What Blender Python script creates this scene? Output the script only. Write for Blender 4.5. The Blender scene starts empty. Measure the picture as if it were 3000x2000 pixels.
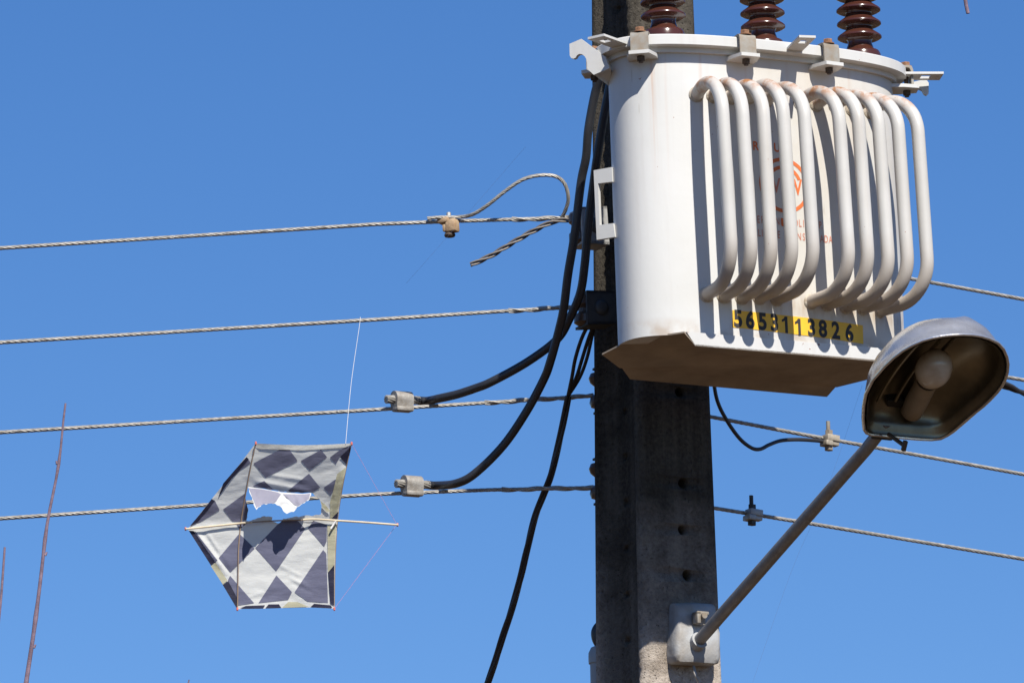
import bpy, bmesh, math, random
from mathutils import Vector, Matrix
from mathutils import noise as mnoise
from mathutils.geometry import delaunay_2d_cdt

random.seed(7)
scene = bpy.context.scene
col = scene.collection
PI = math.pi

# ------------------------------------------------------------------ camera
FPX = 20000.0                      # focal length in pixels of the 3000 px wide photograph
PITCH = math.radians(13.5)
RHO = -0.019                       # slight roll of the hand-held camera
CAM = Vector((0, 0, 1.6))
fw = Vector((0, math.cos(PITCH), math.sin(PITCH)))
up0 = Vector((0, -math.sin(PITCH), math.cos(PITCH)))
rt0 = Vector((1, 0, 0))
rt = rt0 * math.cos(RHO) + up0 * math.sin(RHO)
up = up0 * math.cos(RHO) - rt0 * math.sin(RHO)
cd = bpy.data.cameras.new('camera')
cam = bpy.data.objects.new('camera', cd)
col.objects.link(cam)
cd.sensor_width = 36.0
cd.lens = FPX / 3000.0 * 36.0
cd.clip_start = 0.1
cd.clip_end = 3000
cam.matrix_world = Matrix(((rt.x, up.x, -fw.x, CAM.x), (rt.y, up.y, -fw.y, CAM.y), (rt.z, up.z, -fw.z, CAM.z), (0, 0, 0, 1)))
scene.camera = cam

# ------------------------------------------------------------------ frame of the transformer and pole (plan angle of the street side)
ALPHA = math.radians(27.0)
W = Vector((math.cos(ALPHA), math.sin(ALPHA), 0))
N = Vector((math.sin(ALPHA), -math.cos(ALPHA), 0))
Z = Vector((0, 0, 1))

# ------------------------------------------------------------------ world and sun
SUN = (N - 0.09 * W + 1.08 * Z).normalized()
el = math.asin(SUN.z)
az = math.atan2(SUN.x, SUN.y)
world = bpy.data.worlds.new('World')
scene.world = world
world.use_nodes = True
nt = world.node_tree
bg = nt.nodes['Background']
sky = nt.nodes.new('ShaderNodeTexSky')
sky.sky_type = 'NISHITA'
sky.sun_disc = False
sky.sun_elevation = el
sky.sun_rotation = az
sky.altitude = 600
sky.air_density = 1.0
sky.dust_density = 0.0
sky.ozone_density = 1.0
hs = nt.nodes.new('ShaderNodeHueSaturation')
hs.inputs['Saturation'].default_value = 1.3
hs.inputs['Value'].default_value = 1.0
nt.links.new(sky.outputs[0], hs.inputs['Color'])
wb = nt.nodes.new('ShaderNodeMix')           # the camera's cool white balance, even over the whole sky
wb.data_type = 'RGBA'
wb.blend_type = 'MULTIPLY'
wb.inputs[0].default_value = 1.0
wb.inputs[7].default_value = (.815, .95, 1.235, 1)
nt.links.new(hs.outputs[0], wb.inputs[6])
nt.links.new(wb.outputs[2], bg.inputs['Color'])
bg.inputs['Strength'].default_value = 0.0685
sl = bpy.data.lights.new('sun', 'SUN')
sl.energy = 5.0
sl.angle = math.radians(0.53)
sl.color = (1.0, 0.955, 0.88)
so = bpy.data.objects.new('sun', sl)
col.objects.link(so)
so.location = SUN * 60
so.rotation_euler = SUN.to_track_quat('Z', 'Y').to_euler()

scene.view_settings.view_transform = 'Standard'
scene.view_settings.look = 'None'
scene.view_settings.gamma = 1.0
scene.view_settings.exposure = 0.45
scene.view_settings.use_curve_mapping = False
scene.render.engine = 'CYCLES'


# ------------------------------------------------------------------ photo pixel -> ray -> point on a known plane
def ray(x, y):
    return fw + rt * ((x - 1500) / FPX) + up * ((1000 - y) / FPX)


def hit(x, y, p, n):
    d = ray(x, y)
    return CAM + d * ((p - CAM).dot(n) / d.dot(n))


def px_of(p):
    v = p - CAM
    z = v.dot(fw)
    return 1500 + FPX * v.dot(rt) / z, 1000 - FPX * v.dot(up) / z


def atY(x, y, Y):
    d = ray(x, y)
    return CAM + d * (Y / d.y)


# ------------------------------------------------------------------ mesh builder
class MB:
    def __init__(self):
        self.v = []
        self.f = []

    def add(self, vs, fs):
        o = len(self.v)
        self.v += [Vector(p) for p in vs]
        self.f += [tuple(i + o for i in f) for f in fs]
        return self

    def box(self, c, sx, sy, sz, ax=None, bev=0.0):
        c = Vector(c)
        X, Y, Zz = ax if ax else (Vector((1, 0, 0)), Vector((0, 1, 0)), Vector((0, 0, 1)))
        if bev <= 0:
            vs = [c + X * (sx * i) + Y * (sy * j) + Zz * (sz * k) for i in (-.5, .5) for j in (-.5, .5) for k in (-.5, .5)]
            return self.add(vs, [(0, 1, 3, 2), (4, 6, 7, 5), (0, 4, 5, 1), (2, 3, 7, 6), (0, 2, 6, 4), (1, 5, 7, 3)])
        bm = bmesh.new()
        bmesh.ops.create_cube(bm, size=1)
        for v in bm.verts:
            v.co = Vector((v.co.x * sx, v.co.y * sy, v.co.z * sz))
        bmesh.ops.bevel(bm, geom=bm.edges[:], offset=bev, segments=2, affect='EDGES', profile=.5)
        vs = [c + X * v.co.x + Y * v.co.y + Zz * v.co.z for v in bm.verts]
        bm.verts.index_update()
        fs = [[v.index for v in f.verts] for f in bm.faces]
        bm.free()
        return self.add(vs, fs)

    def tube(self, path, r, sides=12, cap=True, ref=None):
        n = len(path)
        rad = r if callable(r) else (lambda s: r)
        P = [Vector(p) for p in path]
        T = [(P[min(i + 1, n - 1)] - P[max(i - 1, 0)]).normalized() for i in range(n)]
        a = ref or (Vector((0, 0, 1)) if abs(T[0].z) < .9 else Vector((1, 0, 0)))
        u = (a - T[0] * a.dot(T[0])).normalized()
        vs, fs = [], []
        for i in range(n):
            u = (u - T[i] * u.dot(T[i])).normalized()
            w = T[i].cross(u)
            rr = rad(i / (n - 1))
            vs += [P[i] + (u * math.cos(2 * PI * k / sides) + w * math.sin(2 * PI * k / sides)) * rr for k in range(sides)]
        for i in range(n - 1):
            for k in range(sides):
                k2 = (k + 1) % sides
                fs.append((i * sides + k, i * sides + k2, (i + 1) * sides + k2, (i + 1) * sides + k))
        if cap:
            fs.append(tuple(reversed(range(sides))))
            fs.append(tuple((n - 1) * sides + k for k in range(sides)))
        return self.add(vs, fs)

    def strands(self, path, R, rs, ns, lay, sides=6, phase=0.0, step=.008, which=None, core=0.0):
        P = resample(path, step)
        n = len(P)
        T = [(P[min(i + 1, n - 1)] - P[max(i - 1, 0)]).normalized() for i in range(n)]
        a = Vector((0, 0, 1)) if abs(T[0].z) < .9 else Vector((1, 0, 0))
        u = (a - T[0] * a.dot(T[0])).normalized()
        fr = []
        s = 0
        for i in range(n):
            if i:
                s += (P[i] - P[i - 1]).length
            u = (u - T[i] * u.dot(T[i])).normalized()
            fr.append((P[i], u.copy(), T[i].cross(u), s))
        for k in (which if which is not None else range(ns)):
            q = []
            for p, uu, ww, s in fr:
                t = phase + 2 * PI * (k / ns + s / lay)
                q.append(p + (uu * math.cos(t) + ww * math.sin(t)) * R)
            self.tube(q, rs, sides)
        if core > 0:
            self.tube(P, core, 6)
        return self

    def lathe(self, c, prof, seg=32, ax=None):
        c = Vector(c)
        X, Y, A = ax if ax else (Vector((1, 0, 0)), Vector((0, 1, 0)), Vector((0, 0, 1)))
        vs, fs = [], []
        for r, h in prof:
            vs += [c + A * h + (X * math.cos(2 * PI * k / seg) + Y * math.sin(2 * PI * k / seg)) * r for k in range(seg)]
        for i in range(len(prof) - 1):
            for k in range(seg):
                k2 = (k + 1) % seg
                fs.append((i * seg + k, i * seg + k2, (i + 1) * seg + k2, (i + 1) * seg + k))
        fs.append(tuple(reversed(range(seg))))
        fs.append(tuple((len(prof) - 1) * seg + k for k in range(seg)))
        return self.add(vs, fs)

    def prism(self, poly, d):
        n = len(poly)
        poly = [Vector(p) for p in poly]
        d = Vector(d)
        return self.add(poly + [p + d for p in poly], [tuple(range(n)), tuple(reversed(range(n, 2 * n)))] +
                        [(i, i + n, (i + 1) % n + n, (i + 1) % n) for i in range(n)])

    def build(self, name, mat, parent=None, world=False, sharp=35, origin=None, recalc=True):
        vs = self.v
        if parent is not None and world:
            inv = MATS[parent.name].inverted()
            vs = [inv @ p for p in vs]
        loc = None
        if parent is None:
            loc = origin if origin is not None else sum(vs, Vector()) / len(vs)
            vs = [p - loc for p in vs]
        me = bpy.data.meshes.new(name)
        me.from_pydata([tuple(p) for p in vs], [], self.f)
        if recalc:
            bm = bmesh.new()
            bm.from_mesh(me)
            bmesh.ops.recalc_face_normals(bm, faces=bm.faces[:])
            bm.to_mesh(me)
            bm.free()
        me.polygons.foreach_set('use_smooth', [True] * len(me.polygons))
        me.set_sharp_from_angle(angle=math.radians(sharp))
        me.materials.append(mat)
        o = bpy.data.objects.new(name, me)
        col.objects.link(o)
        if parent is not None:
            o.parent = parent
            MATS[o.name] = MATS[parent.name]
        else:
            o.location = loc
            MATS[o.name] = Matrix.Translation(loc)
        return o


MATS = {}


def tag(o, label, cat, group=None, kind=None):
    if label:
        o['label'] = label
    if cat:
        o['category'] = cat
    if group:
        o['group'] = group
    if kind:
        o['kind'] = kind
    return o


def thing(name, label, cat, mw, group=None):
    if isinstance(mw, Vector):
        mw = Matrix.Translation(mw)
    o = bpy.data.objects.new(name, None)
    o.empty_display_size = .1
    col.objects.link(o)
    o.matrix_world = mw
    MATS[o.name] = mw
    return tag(o, label, cat, group)


def resample(pts, step):
    pts = [Vector(p) for p in pts]
    d = [0]
    for i in range(1, len(pts)):
        d.append(d[-1] + (pts[i] - pts[i - 1]).length)
    n = max(2, int(d[-1] / step) + 1)
    out = []
    j = 0
    for i in range(n):
        s = d[-1] * i / (n - 1)
        while j < len(pts) - 2 and d[j + 1] < s:
            j += 1
        L = d[j + 1] - d[j]
        out.append(pts[j].lerp(pts[j + 1], (s - d[j]) / L if L else 0))
    return out


def spline(pts, k=10):
    pts = [Vector(p) for p in pts]
    out = []
    for i in range(len(pts) - 1):
        p0 = pts[max(i - 1, 0)]
        p1, p2 = pts[i], pts[i + 1]
        p3 = pts[min(i + 2, len(pts) - 1)]
        for j in range(k):
            t = j / k
            out.append(.5 * ((2 * p1) + (p2 - p0) * t + (2 * p0 - 5 * p1 + 4 * p2 - p3) * t * t + (3 * p1 - p0 - 3 * p2 + p3) * t ** 3))
    out.append(pts[-1])
    return out


def fillet(pts, r, k=8):
    pts = [Vector(p) for p in pts]
    out = [pts[0]]
    for i in range(1, len(pts) - 1):
        a, b, c = pts[i - 1], pts[i], pts[i + 1]
        u, v = (a - b).normalized(), (c - b).normalized()
        ang = u.angle(v)
        d = min(r / math.tan(ang / 2), (a - b).length * .49 if i > 1 else (a - b).length * .95,
                (c - b).length * .49 if i < len(pts) - 2 else (c - b).length * .95)
        p, q = b + u * d, b + v * d
        rr = d * math.tan(ang / 2)
        cen = b + (u + v).normalized() * (rr / math.sin(ang / 2))
        e0, e1 = p - cen, q - cen
        th = e0.angle(e1)
        for j in range(k + 1):
            t = j / k
            out.append(cen + (e0 * math.sin((1 - t) * th) + e1 * math.sin(t * th)) / math.sin(th))
    out.append(pts[-1])
    return out


# ------------------------------------------------------------------ materials
def new_mat(name):
    m = bpy.data.materials.new(name)
    m.use_nodes = True
    t = m.node_tree
    return m, t, t.nodes['Principled BSDF']


def noise(t, scale, detail=4, vec=None, rough=.55, map_scale=None, coord='Object'):
    n = t.nodes.new('ShaderNodeTexNoise')
    n.inputs['Scale'].default_value = scale
    n.inputs['Detail'].default_value = detail
    n.inputs['Roughness'].default_value = rough
    tc = t.nodes.new('ShaderNodeTexCoord')
    src = tc.outputs[coord]
    if map_scale:
        mp = t.nodes.new('ShaderNodeMapping')
        mp.inputs['Scale'].default_value = map_scale
        t.links.new(src, mp.inputs[0])
        src = mp.outputs[0]
    t.links.new(src, n.inputs['Vector'])
    return n.outputs['Fac']


def ramp(t, fac, a, b, c0=(0, 0, 0), c1=(1, 1, 1)):
    r = t.nodes.new('ShaderNodeValToRGB')
    r.color_ramp.elements[0].position = a
    r.color_ramp.elements[1].position = b
    r.color_ramp.elements[0].color = (*c0, 1)
    r.color_ramp.elements[1].color = (*c1, 1)
    t.links.new(fac, r.inputs[0])
    return r.outputs[0]


def mixc(t, fac, a, b, mode='MIX'):
    m = t.nodes.new('ShaderNodeMix')
    m.data_type = 'RGBA'
    m.blend_type = mode
    for i, x in ((0, fac), (6, a), (7, b)):
        if isinstance(x, (int, float)):
            m.inputs[i].default_value = x
        elif isinstance(x, tuple):
            m.inputs[i].default_value = (*x, 1)
        else:
            t.links.new(x, m.inputs[i])
    return m.outputs[2]


def mth(t, op, a, b=0.0, clamp=False):
    m = t.nodes.new('ShaderNodeMath')
    m.operation = op
    m.use_clamp = clamp
    for i, x in ((0, a), (1, b)):
        if isinstance(x, (int, float)):
            m.inputs[i].default_value = x
        else:
            t.links.new(x, m.inputs[i])
    return m.outputs[0]


def bump(t, b, fac, dist, strength=1.0):
    n = t.nodes.new('ShaderNodeBump')
    n.inputs['Distance'].default_value = dist
    n.inputs['Strength'].default_value = strength
    t.links.new(fac, n.inputs['Height'])
    t.links.new(n.outputs[0], b.inputs['Normal'])


def simple(name, c, rough=.6, metal=0.0, var=.12, scale=30, bmp=0.0, c2=None, spec=.5):
    m, t, b = new_mat(name)
    c2 = c2 or tuple(x * (1 - var * 2) for x in c)
    f = noise(t, scale, 5)
    t.links.new(ramp(t, f, .35, .68, c2, c), b.inputs['Base Color'])
    b.inputs['Roughness'].default_value = rough
    b.inputs['Metallic'].default_value = metal
    b.inputs['Specular IOR Level'].default_value = spec
    if bmp:
        bump(t, b, noise(t, scale * 2.5, 4), bmp)
    return m


def white_paint(name, rust_amt, zlo=None, zhi=None, streaks=False, warm=0.0, tone=((.565, .56, .53), (.615, .61, .59)), rough=.42):
    m, t, b = new_mat(name)
    base = ramp(t, noise(t, 3.5, 5), .3, .7, tone[0], tone[1])
    # dust film, vertical run marks
    run = ramp(t, noise(t, 1.0, 4, map_scale=(34, 34, 1.6)), .52, .78)
    base = mixc(t, mth(t, 'MULTIPLY', run, .16 if zhi is None else .30), base, (.34, .26, .19))
    tc = t.nodes.new('ShaderNodeTexCoord')
    sp = t.nodes.new('ShaderNodeSeparateXYZ')
    t.links.new(tc.outputs['Object'], sp.inputs[0])
    chips = ramp(t, noise(t, 55, 3), .735, .755)
    big = ramp(t, noise(t, 26, 6, rough=.7), .44, .60)
    if streaks:
        # rust runs below the welded lifting lug on the rounded end
        for w0, wd, s in ((-.343, .010, .55), (-.312, .006, .25), (-.224, .007, .4), (.02, .007, .28), (.21, .008, .35), (-.10, .005, .25)):
            d = mth(t, 'ABSOLUTE', mth(t, 'SUBTRACT', sp.outputs[0], w0))
            band = mth(t, 'SUBTRACT', 1.0, mth(t, 'DIVIDE', d, wd), True)
            zf = mth(t, 'MULTIPLY', mth(t, 'SUBTRACT', sp.outputs[2], .30), 2.3, True)
            fac = mth(t, 'MULTIPLY', mth(t, 'MULTIPLY', band, zf), mth(t, 'MULTIPLY', ramp(t, noise(t, 1, 4, map_scale=(160, 160, 5)), .3, .62), s))
            base = mixc(t, fac, base, (.46, .24, .12))
        # cream coloured road dust on the street side behind the tubes, dirty halo under the lower tube joints
        wf = mth(t, 'MULTIPLY', mth(t, 'ADD', sp.outputs[0], .20), 6.0, True)
        dust = mth(t, 'MULTIPLY', wf, mth(t, 'ADD', mth(t, 'MULTIPLY', ramp(t, noise(t, 5, 5), .35, .65), .40), .14))
        base = mixc(t, dust, base, (.50, .43, .33))
        zj = mth(t, 'SUBTRACT', 1.0, mth(t, 'MULTIPLY', mth(t, 'ABSOLUTE', mth(t, 'SUBTRACT', sp.outputs[2], .085)), 22.0), True)
        base = mixc(t, mth(t, 'MULTIPLY', mth(t, 'MULTIPLY', zj, wf), mth(t, 'MULTIPLY', ramp(t, noise(t, 1, 5, map_scale=(40, 40, 12)), .42, .62), .55)), base, (.33, .23, .14))
        zb = mth(t, 'MULTIPLY', mth(t, 'SUBTRACT', .045, sp.outputs[2]), 30.0, True)
        base = mixc(t, mth(t, 'MULTIPLY', zb, mth(t, 'MULTIPLY', ramp(t, noise(t, 14, 5), .45, .62), .6)), base, (.38, .28, .19))
        scr = ramp(t, noise(t, 1, 3, map_scale=(90, 90, 7), rough=.4), .735, .75)
        base = mixc(t, mth(t, 'MULTIPLY', scr, .5), base, (.38, .35, .30))
        # darker, browner tone towards the cover flange
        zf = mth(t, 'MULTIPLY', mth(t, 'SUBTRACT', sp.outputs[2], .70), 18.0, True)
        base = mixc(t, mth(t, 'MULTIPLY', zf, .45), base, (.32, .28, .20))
    if zhi is not None:
        # rust breaking through on the crown of the bends, soil on the lower bends
        zf = mth(t, 'MULTIPLY', mth(t, 'SUBTRACT', sp.outputs[2], zhi), 28.0, True)
        fac = mth(t, 'MULTIPLY', zf, mth(t, 'ADD', mth(t, 'MULTIPLY', big, .90), .14))
        base = mixc(t, fac, base, (.38, .17, .07))
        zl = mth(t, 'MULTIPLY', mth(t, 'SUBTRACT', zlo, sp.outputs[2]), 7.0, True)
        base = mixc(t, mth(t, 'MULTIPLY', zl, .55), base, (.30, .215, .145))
    base = mixc(t, mth(t, 'MULTIPLY', chips, rust_amt), base, (.26, .10, .045))
    if warm:
        base = mixc(t, warm, base, mixc(t, ramp(t, noise(t, 9, 5), .35, .65), (.17, .12, .073), (.29, .215, .14)))
    t.links.new(base, b.inputs['Base Color'])
    b.inputs['Roughness'].default_value = rough
    b.inputs['Specular IOR Level'].default_value = .4 if rough < .6 else .15
    bump(t, b, noise(t, 40, 2), .0003)
    return m


M = {}
M['tank'] = white_paint('tank_paint', .8, streaks=True)
M['tube'] = white_paint('tube_paint', .9, zlo=.26, zhi=.600, tone=((.47, .45, .41), (.57, .555, .52)))
M['trim'] = white_paint('trim_paint', .9, warm=.06)
M['base'] = white_paint('base_paint', .9, warm=.80, rough=.85)
M['weld'] = simple('soiled_weld', (.52, .49, .42), .8, 0, .15, 60, .002, c2=(.37, .30, .22))
M['clamp'] = simple('clamp_steel', (.285, .275, .245), .6, .2, .1, 45, c2=(.25, .20, .145))
M['rust'] = simple('rusty_bolt', (.33, .17, .09), .8, .2, .15, 160, .0008, c2=(.20, .10, .055))
M['boltdark'] = simple('dark_bolt', (.10, .07, .05), .7, .3, .15, 160)
M['porcelain'] = simple('brown_porcelain', (.066, .022, .014), .20, 0, .10, 14, spec=.6)
M['greyporc'] = simple('grey_brown_porcelain', (.10, .065, .045), .3, 0, .12, 18)
M['alu'] = simple('weathered_aluminium', (.43, .41, .37), .5, .35, .12, 60, c2=(.27, .25, .22))
M['aludark'] = simple('shaded_strand', (.20, .18, .16), .55, .3, .15, 60, c2=(.12, .10, .09))  # darker aluminium copy; the cut tail's shade is put into its colour
M['alucast'] = simple('cast_aluminium', (.36, .345, .32), .6, .25, .08, 60, .0008, c2=(.24, .215, .185))
M['tan'] = simple('rusty_tan_clamp', (.53, .385, .235), .7, .1, .15, 55, .001, c2=(.36, .235, .135))
M['brass'] = simple('bronze_clamp', (.40, .35, .275), .65, .15, .15, 70, .0006)
M['black'] = simple('black_cable_jacket', (.030, .031, .036), .42, 0, .15, 20, spec=.55)
M['black2'] = simple('black_twisted_cable', (.022, .021, .024), .5, 0, .15, 40)
M['galv'] = simple('galvanised_steel', (.42, .415, .40), .55, .3, .1, 50)
M['darkgalv'] = simple('weathered_dark_steel', (.075, .08, .083), .65, .25, .12, 40)
M['arm'] = simple('grey_pipe', (.25, .243, .238), .5, .3, .1, 24, c2=(.185, .177, .17))
M['housing'] = simple('spun_aluminium_shell', (.72, .71, .69), .23, .72, .07, 13, .0016, c2=(.50, .475, .45))
M['reflector'] = simple('dull_reflector', (.24, .21, .15), .30, .8, .14, 9, c2=(.13, .115, .085))
M['bulb'] = simple('frosted_bulb_glass', (.56, .545, .51), .08, 0, .10, 22, c2=(.42, .37, .31), spec=.8)
M['socket'] = simple('lamp_socket_ceramic', (.27, .225, .17), .6, 0, .08, 30)
M['blackplastic'] = simple('black_terminal_plate', (.012, .012, .013), .55, 0, .1, 30)
M['cover'] = simple('grey_cast_cover', (.365, .38, .39), .65, .1, .1, 13, .003, c2=(.26, .235, .205))
M['yellow'] = simple('yellow_sticker', (.83, .47, .025), .5, 0, .06, 20)
M['ink'] = simple('black_print', (.025, .022, .02), .6, 0, .05, 20)
M['orange'] = simple('orange_print', (.70, .16, .035), .6, 0, .08, 30)
M['faded'] = simple('faded_red_print', (.60, .22, .14), .6, 0, .10, 60)
M['twig'] = simple('purple_grey_bark', (.22, .15, .19), .75, 0, .18, 60, .001, c2=(.13, .085, .11))
M['stick'] = simple('split_bamboo', (.66, .55, .38), .6, 0, .1, 40)
M['brownstick'] = simple('brown_cane', (.28, .20, .14), .7, 0, .1, 40)
M['pink'] = simple('pink_thread', (.62, .27, .42), .7, 0, .05, 40)
M['redtape'] = simple('red_tape', (.62, .16, .12), .6, 0, .05, 40)
M['thread'] = simple('white_thread', (.75, .75, .75), .7, 0, .05, 40)
M['darkthread'] = simple('grey_blue_thread', (.14, .18, .30), .7, 0, .05, 40)
M['pvc'] = simple('grey_plastic_conduit', (.30, .32, .33), .5, 0, .06, 12)


def paper(name, c, c2, trans=.25):
    m, t, b = new_mat(name)
    f = noise(t, 9, 3)
    cc = ramp(t, f, .3, .7, c2, c)
    t.links.new(cc, b.inputs['Base Color'])
    b.inputs['Roughness'].default_value = .6
    b.inputs['Specular IOR Level'].default_value = .25
    bump(t, b, noise(t, 1, 4, map_scale=(26, 26, 70)), .0015)
    tr = t.nodes.new('ShaderNodeBsdfTranslucent')
    t.links.new(cc, tr.inputs['Color'])
    mx = t.nodes.new('ShaderNodeMixShader')
    mx.inputs[0].default_value = trans
    t.links.new(b.outputs[0], mx.inputs[1])
    t.links.new(tr.outputs[0], mx.inputs[2])
    t.links.new(mx.outputs[0], t.nodes['Material Output'].inputs['Surface'])
    return m


M['paper'] = paper('pale_kite_paper', (.76, .76, .715), (.70, .70, .665), .36)
M['navy'] = paper('navy_kite_paper', (.150, .154, .225), (.13, .134, .20), .22)
M['hemdark'] = paper('dark_hem_paper', (.020, .020, .045), (.014, .014, .032), .05)
M['hemyellow'] = paper('pale_yellow_hem_paper', (.50, .48, .34), (.44, .42, .30))
M['flap'] = paper('white_torn_paper', (.66, .66, .65), (.58, .58, .58))
M['flapgrey'] = paper('lavender_torn_paper', (.34, .33, .40), (.24, .235, .30))


def concrete():
    m, t, b = new_mat('weathered_concrete')
    tc = t.nodes.new('ShaderNodeTexCoord')
    sp = t.nodes.new('ShaderNodeSeparateXYZ')
    t.links.new(tc.outputs['Object'], sp.inputs[0])
    fine = noise(t, 95, 7, rough=.75)
    grit = noise(t, 260, 3, rough=.6)
    # lichen-dark shaft, deepened to paint in the tank's shade; paler cement towards the foot
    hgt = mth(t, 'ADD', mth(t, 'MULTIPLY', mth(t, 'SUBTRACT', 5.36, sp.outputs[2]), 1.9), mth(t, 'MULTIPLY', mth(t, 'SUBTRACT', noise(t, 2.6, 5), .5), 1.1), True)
    # the recessed sides keep this lichen-and-shade tone; only the flat faces have weathered pale
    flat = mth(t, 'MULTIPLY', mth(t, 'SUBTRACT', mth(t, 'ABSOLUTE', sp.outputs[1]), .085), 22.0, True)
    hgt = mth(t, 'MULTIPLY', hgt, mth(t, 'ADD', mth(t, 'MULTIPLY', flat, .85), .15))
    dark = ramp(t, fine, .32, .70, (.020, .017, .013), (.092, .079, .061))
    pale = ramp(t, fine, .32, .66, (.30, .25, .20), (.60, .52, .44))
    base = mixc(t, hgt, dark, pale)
    str_ = ramp(t, noise(t, 1, 6, map_scale=(22, 22, .9), rough=.6), .42, .68)
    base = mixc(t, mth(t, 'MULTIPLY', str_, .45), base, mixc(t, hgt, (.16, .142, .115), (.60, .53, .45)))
    blot = ramp(t, noise(t, 7, 6, rough=.65), .50, .66)
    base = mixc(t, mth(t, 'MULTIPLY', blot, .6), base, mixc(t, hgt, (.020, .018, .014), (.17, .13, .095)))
    rust = ramp(t, noise(t, 11, 4), .66, .74)
    base = mixc(t, mth(t, 'MULTIPLY', rust, .35), base, (.16, .085, .045))
    pit = ramp(t, noise(t, 130, 3, rough=.6), .27, .37)
    base = mixc(t, mth(t, 'MULTIPLY', mth(t, 'SUBTRACT', 1.0, pit), .6), base, (.02, .018, .014))
    t.links.new(base, b.inputs['Base Color'])
    b.inputs['Roughness'].default_value = .92
    b.inputs['Specular IOR Level'].default_value = .15
    bump(t, b, mth(t, 'ADD', mth(t, 'ADD', mth(t, 'MULTIPLY', fine, .7), mth(t, 'MULTIPLY', pit, .5)), mth(t, 'MULTIPLY', grit, .3)), .008)
    return m


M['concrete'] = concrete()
M['soil'] = simple('dry_reddish_soil', (.095, .060, .034), .95, 0, .1, .6, .01, c2=(.07, .045, .025), spec=.1)

# ------------------------------------------------------------------ ground
g = MB()
nseg = 24
for i in range(nseg):
    for j in range(nseg):
        x0, x1 = -600 + 1200 * i / nseg, -600 + 1200 * (i + 1) / nseg
        y0, y1 = -400 + 1200 * j / nseg, -400 + 1200 * (j + 1) / nseg
        g.add([(x0, y0, 0), (x1, y0, 0), (x1, y1, 0), (x0, y1, 0)], [(0, 1, 2, 3)])
tag(g.build('ground', M['soil'], origin=Vector((0, 0, 0))), 'dry reddish soil ground under the pole', 'ground', kind='structure')

# ------------------------------------------------------------------ transformer frame
TILT = .0155
Wt = W * math.cos(TILT) + Z * math.sin(TILT)
Zt = Z * math.cos(TILT) - W * math.sin(TILT)
O = Vector((.6382, 16.9186, 5.6216))
TM = Matrix(((Wt.x, -N.x, Zt.x, O.x), (Wt.y, -N.y, Zt.y, O.y), (Wt.z, -N.z, Zt.z, O.z), (0, 0, 0, 1)))
R = .118          # radius of the rounded tank ends
S = .547          # straight length of the tank


def L(w, n, z):
    return Vector((w, -n, z))


def tl(x, y, n):
    p = hit(x, y, O + N * n, N) - O
    return p.dot(Wt), p.dot(Zt)


def tz(x, y, z):
    p = hit(x, y, O + Zt * z, Zt) - O
    return p.dot(Wt), p.dot(N)


def r4(x, y): return (1640 + x / 2.138, 760 + y / 2.138)
def r1(x, y): return (1640 + x / 1.96, y / 1.96)
def r7(x, y): return (1650 + x / 7.127, 80 + y / 7.127)


# ------------------------------------------------------------------ concrete pole
DP = .45
PZ = 5.75
bH = .132
PAX = O - N * (DP + bH) + W * (-.012)
PAX = Vector((PAX.x, PAX.y, 0))


def aH(z): return .109 - .0105 * (z - PZ)
def bHz(z): return bH - .012 * (z - PZ)


def pole_world(w, n, z): return PAX + W * w + N * n + Z * z


zs = [-.02, 1, 2, 3, 4, 4.4] + [4.5 + i * .0125 for i in range(0, 188)] + [7.2, 8, 9, 10.4]
pm = MB()
rings = []
rng = random.Random(3)
for z in zs:
    a, b = aH(z), bHz(z)
    j = lambda s=.0035: (rng.random() - .5) * 2 * s if 4.5 <= z <= 6.9 else 0
    half = []
    # right half outline (w>0) from front to back, then mirrored
    ch = .020
    side = [(a - ch, b), (a - ch * .35, b - ch * .35), (a, b - ch),
            (a - .004, b - .035), (a - .030, b - .060), (a - .046, b - .085), (a - .050, 0),
            (a - .046, -b + .085), (a - .030, -b + .060), (a - .004, -b + .035), (a, -b + ch), (a - ch * .35, -b + ch * .35), (a - ch, -b)]
    rough = [(w_ + j(.003), n_ + j(.0022)) if i_ in (0, 1, 2) else (w_, n_) for i_, (w_, n_) in enumerate(side)]
    ring = side + [(-w, n) for w, n in reversed(rough)]
    rings.append([Vector((w, -n, z)) for w, n in ring])
k = len(rings[0])
for r in rings:
    pm.v += r
for i in range(len(rings) - 1):
    for q in range(k):
        q2 = (q + 1) % k
        pm.f.append((i * k + q, i * k + q2, (i + 1) * k + q2, (i + 1) * k + q))
pm.f.append(tuple(range(k)))
pm.f.append(tuple((len(rings) - 1) * k + q for q in range(k)))
PM = Matrix(((W.x, -N.x, 0, PAX.x), (W.y, -N.y, 0, PAX.y), (0, 0, 1, 0), (0, 0, 0, 1)))
pole = thing('utility_pole', 'tall weathered concrete pole with rows of bolt holes carrying the transformer', 'utility pole', PM)
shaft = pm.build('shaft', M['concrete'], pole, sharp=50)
cut = MB()
hz = []
for (x, y) in ((1990, 1149), (1999, 1416), (1996, 1553), (2010, 1686)):
    p = hit(x, y, PAX + N * bH, N) - PAX
    hz.append((p.dot(W), p.z))
for w, z in hz + [(hz[1][0], hz[1][1] + .125 * i) for i in (6, 7, 8, 9, 10, 11)]:
    rr = .0135 + .002 * rng.random()
    cut.lathe((w, -bHz(z) - .05, z), [(rr, 0), (rr, .12)], 12, (Vector((1, 0, 0)), Vector((0, 0, -1)), Vector((0, 1, 0))))
for i in range(-1, 16):
    z = 4.98 + i * .122
    cut.lathe((-.25, .034, z), [(.0095, 0), (.0095, .225)], 12, (Vector((0, 1, 0)), Vector((0, 0, 1)), Vector((1, 0, 0))))
cutter = cut.build('hole_cutter', M['concrete'], pole)
bpy.context.view_layer.update()
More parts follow.
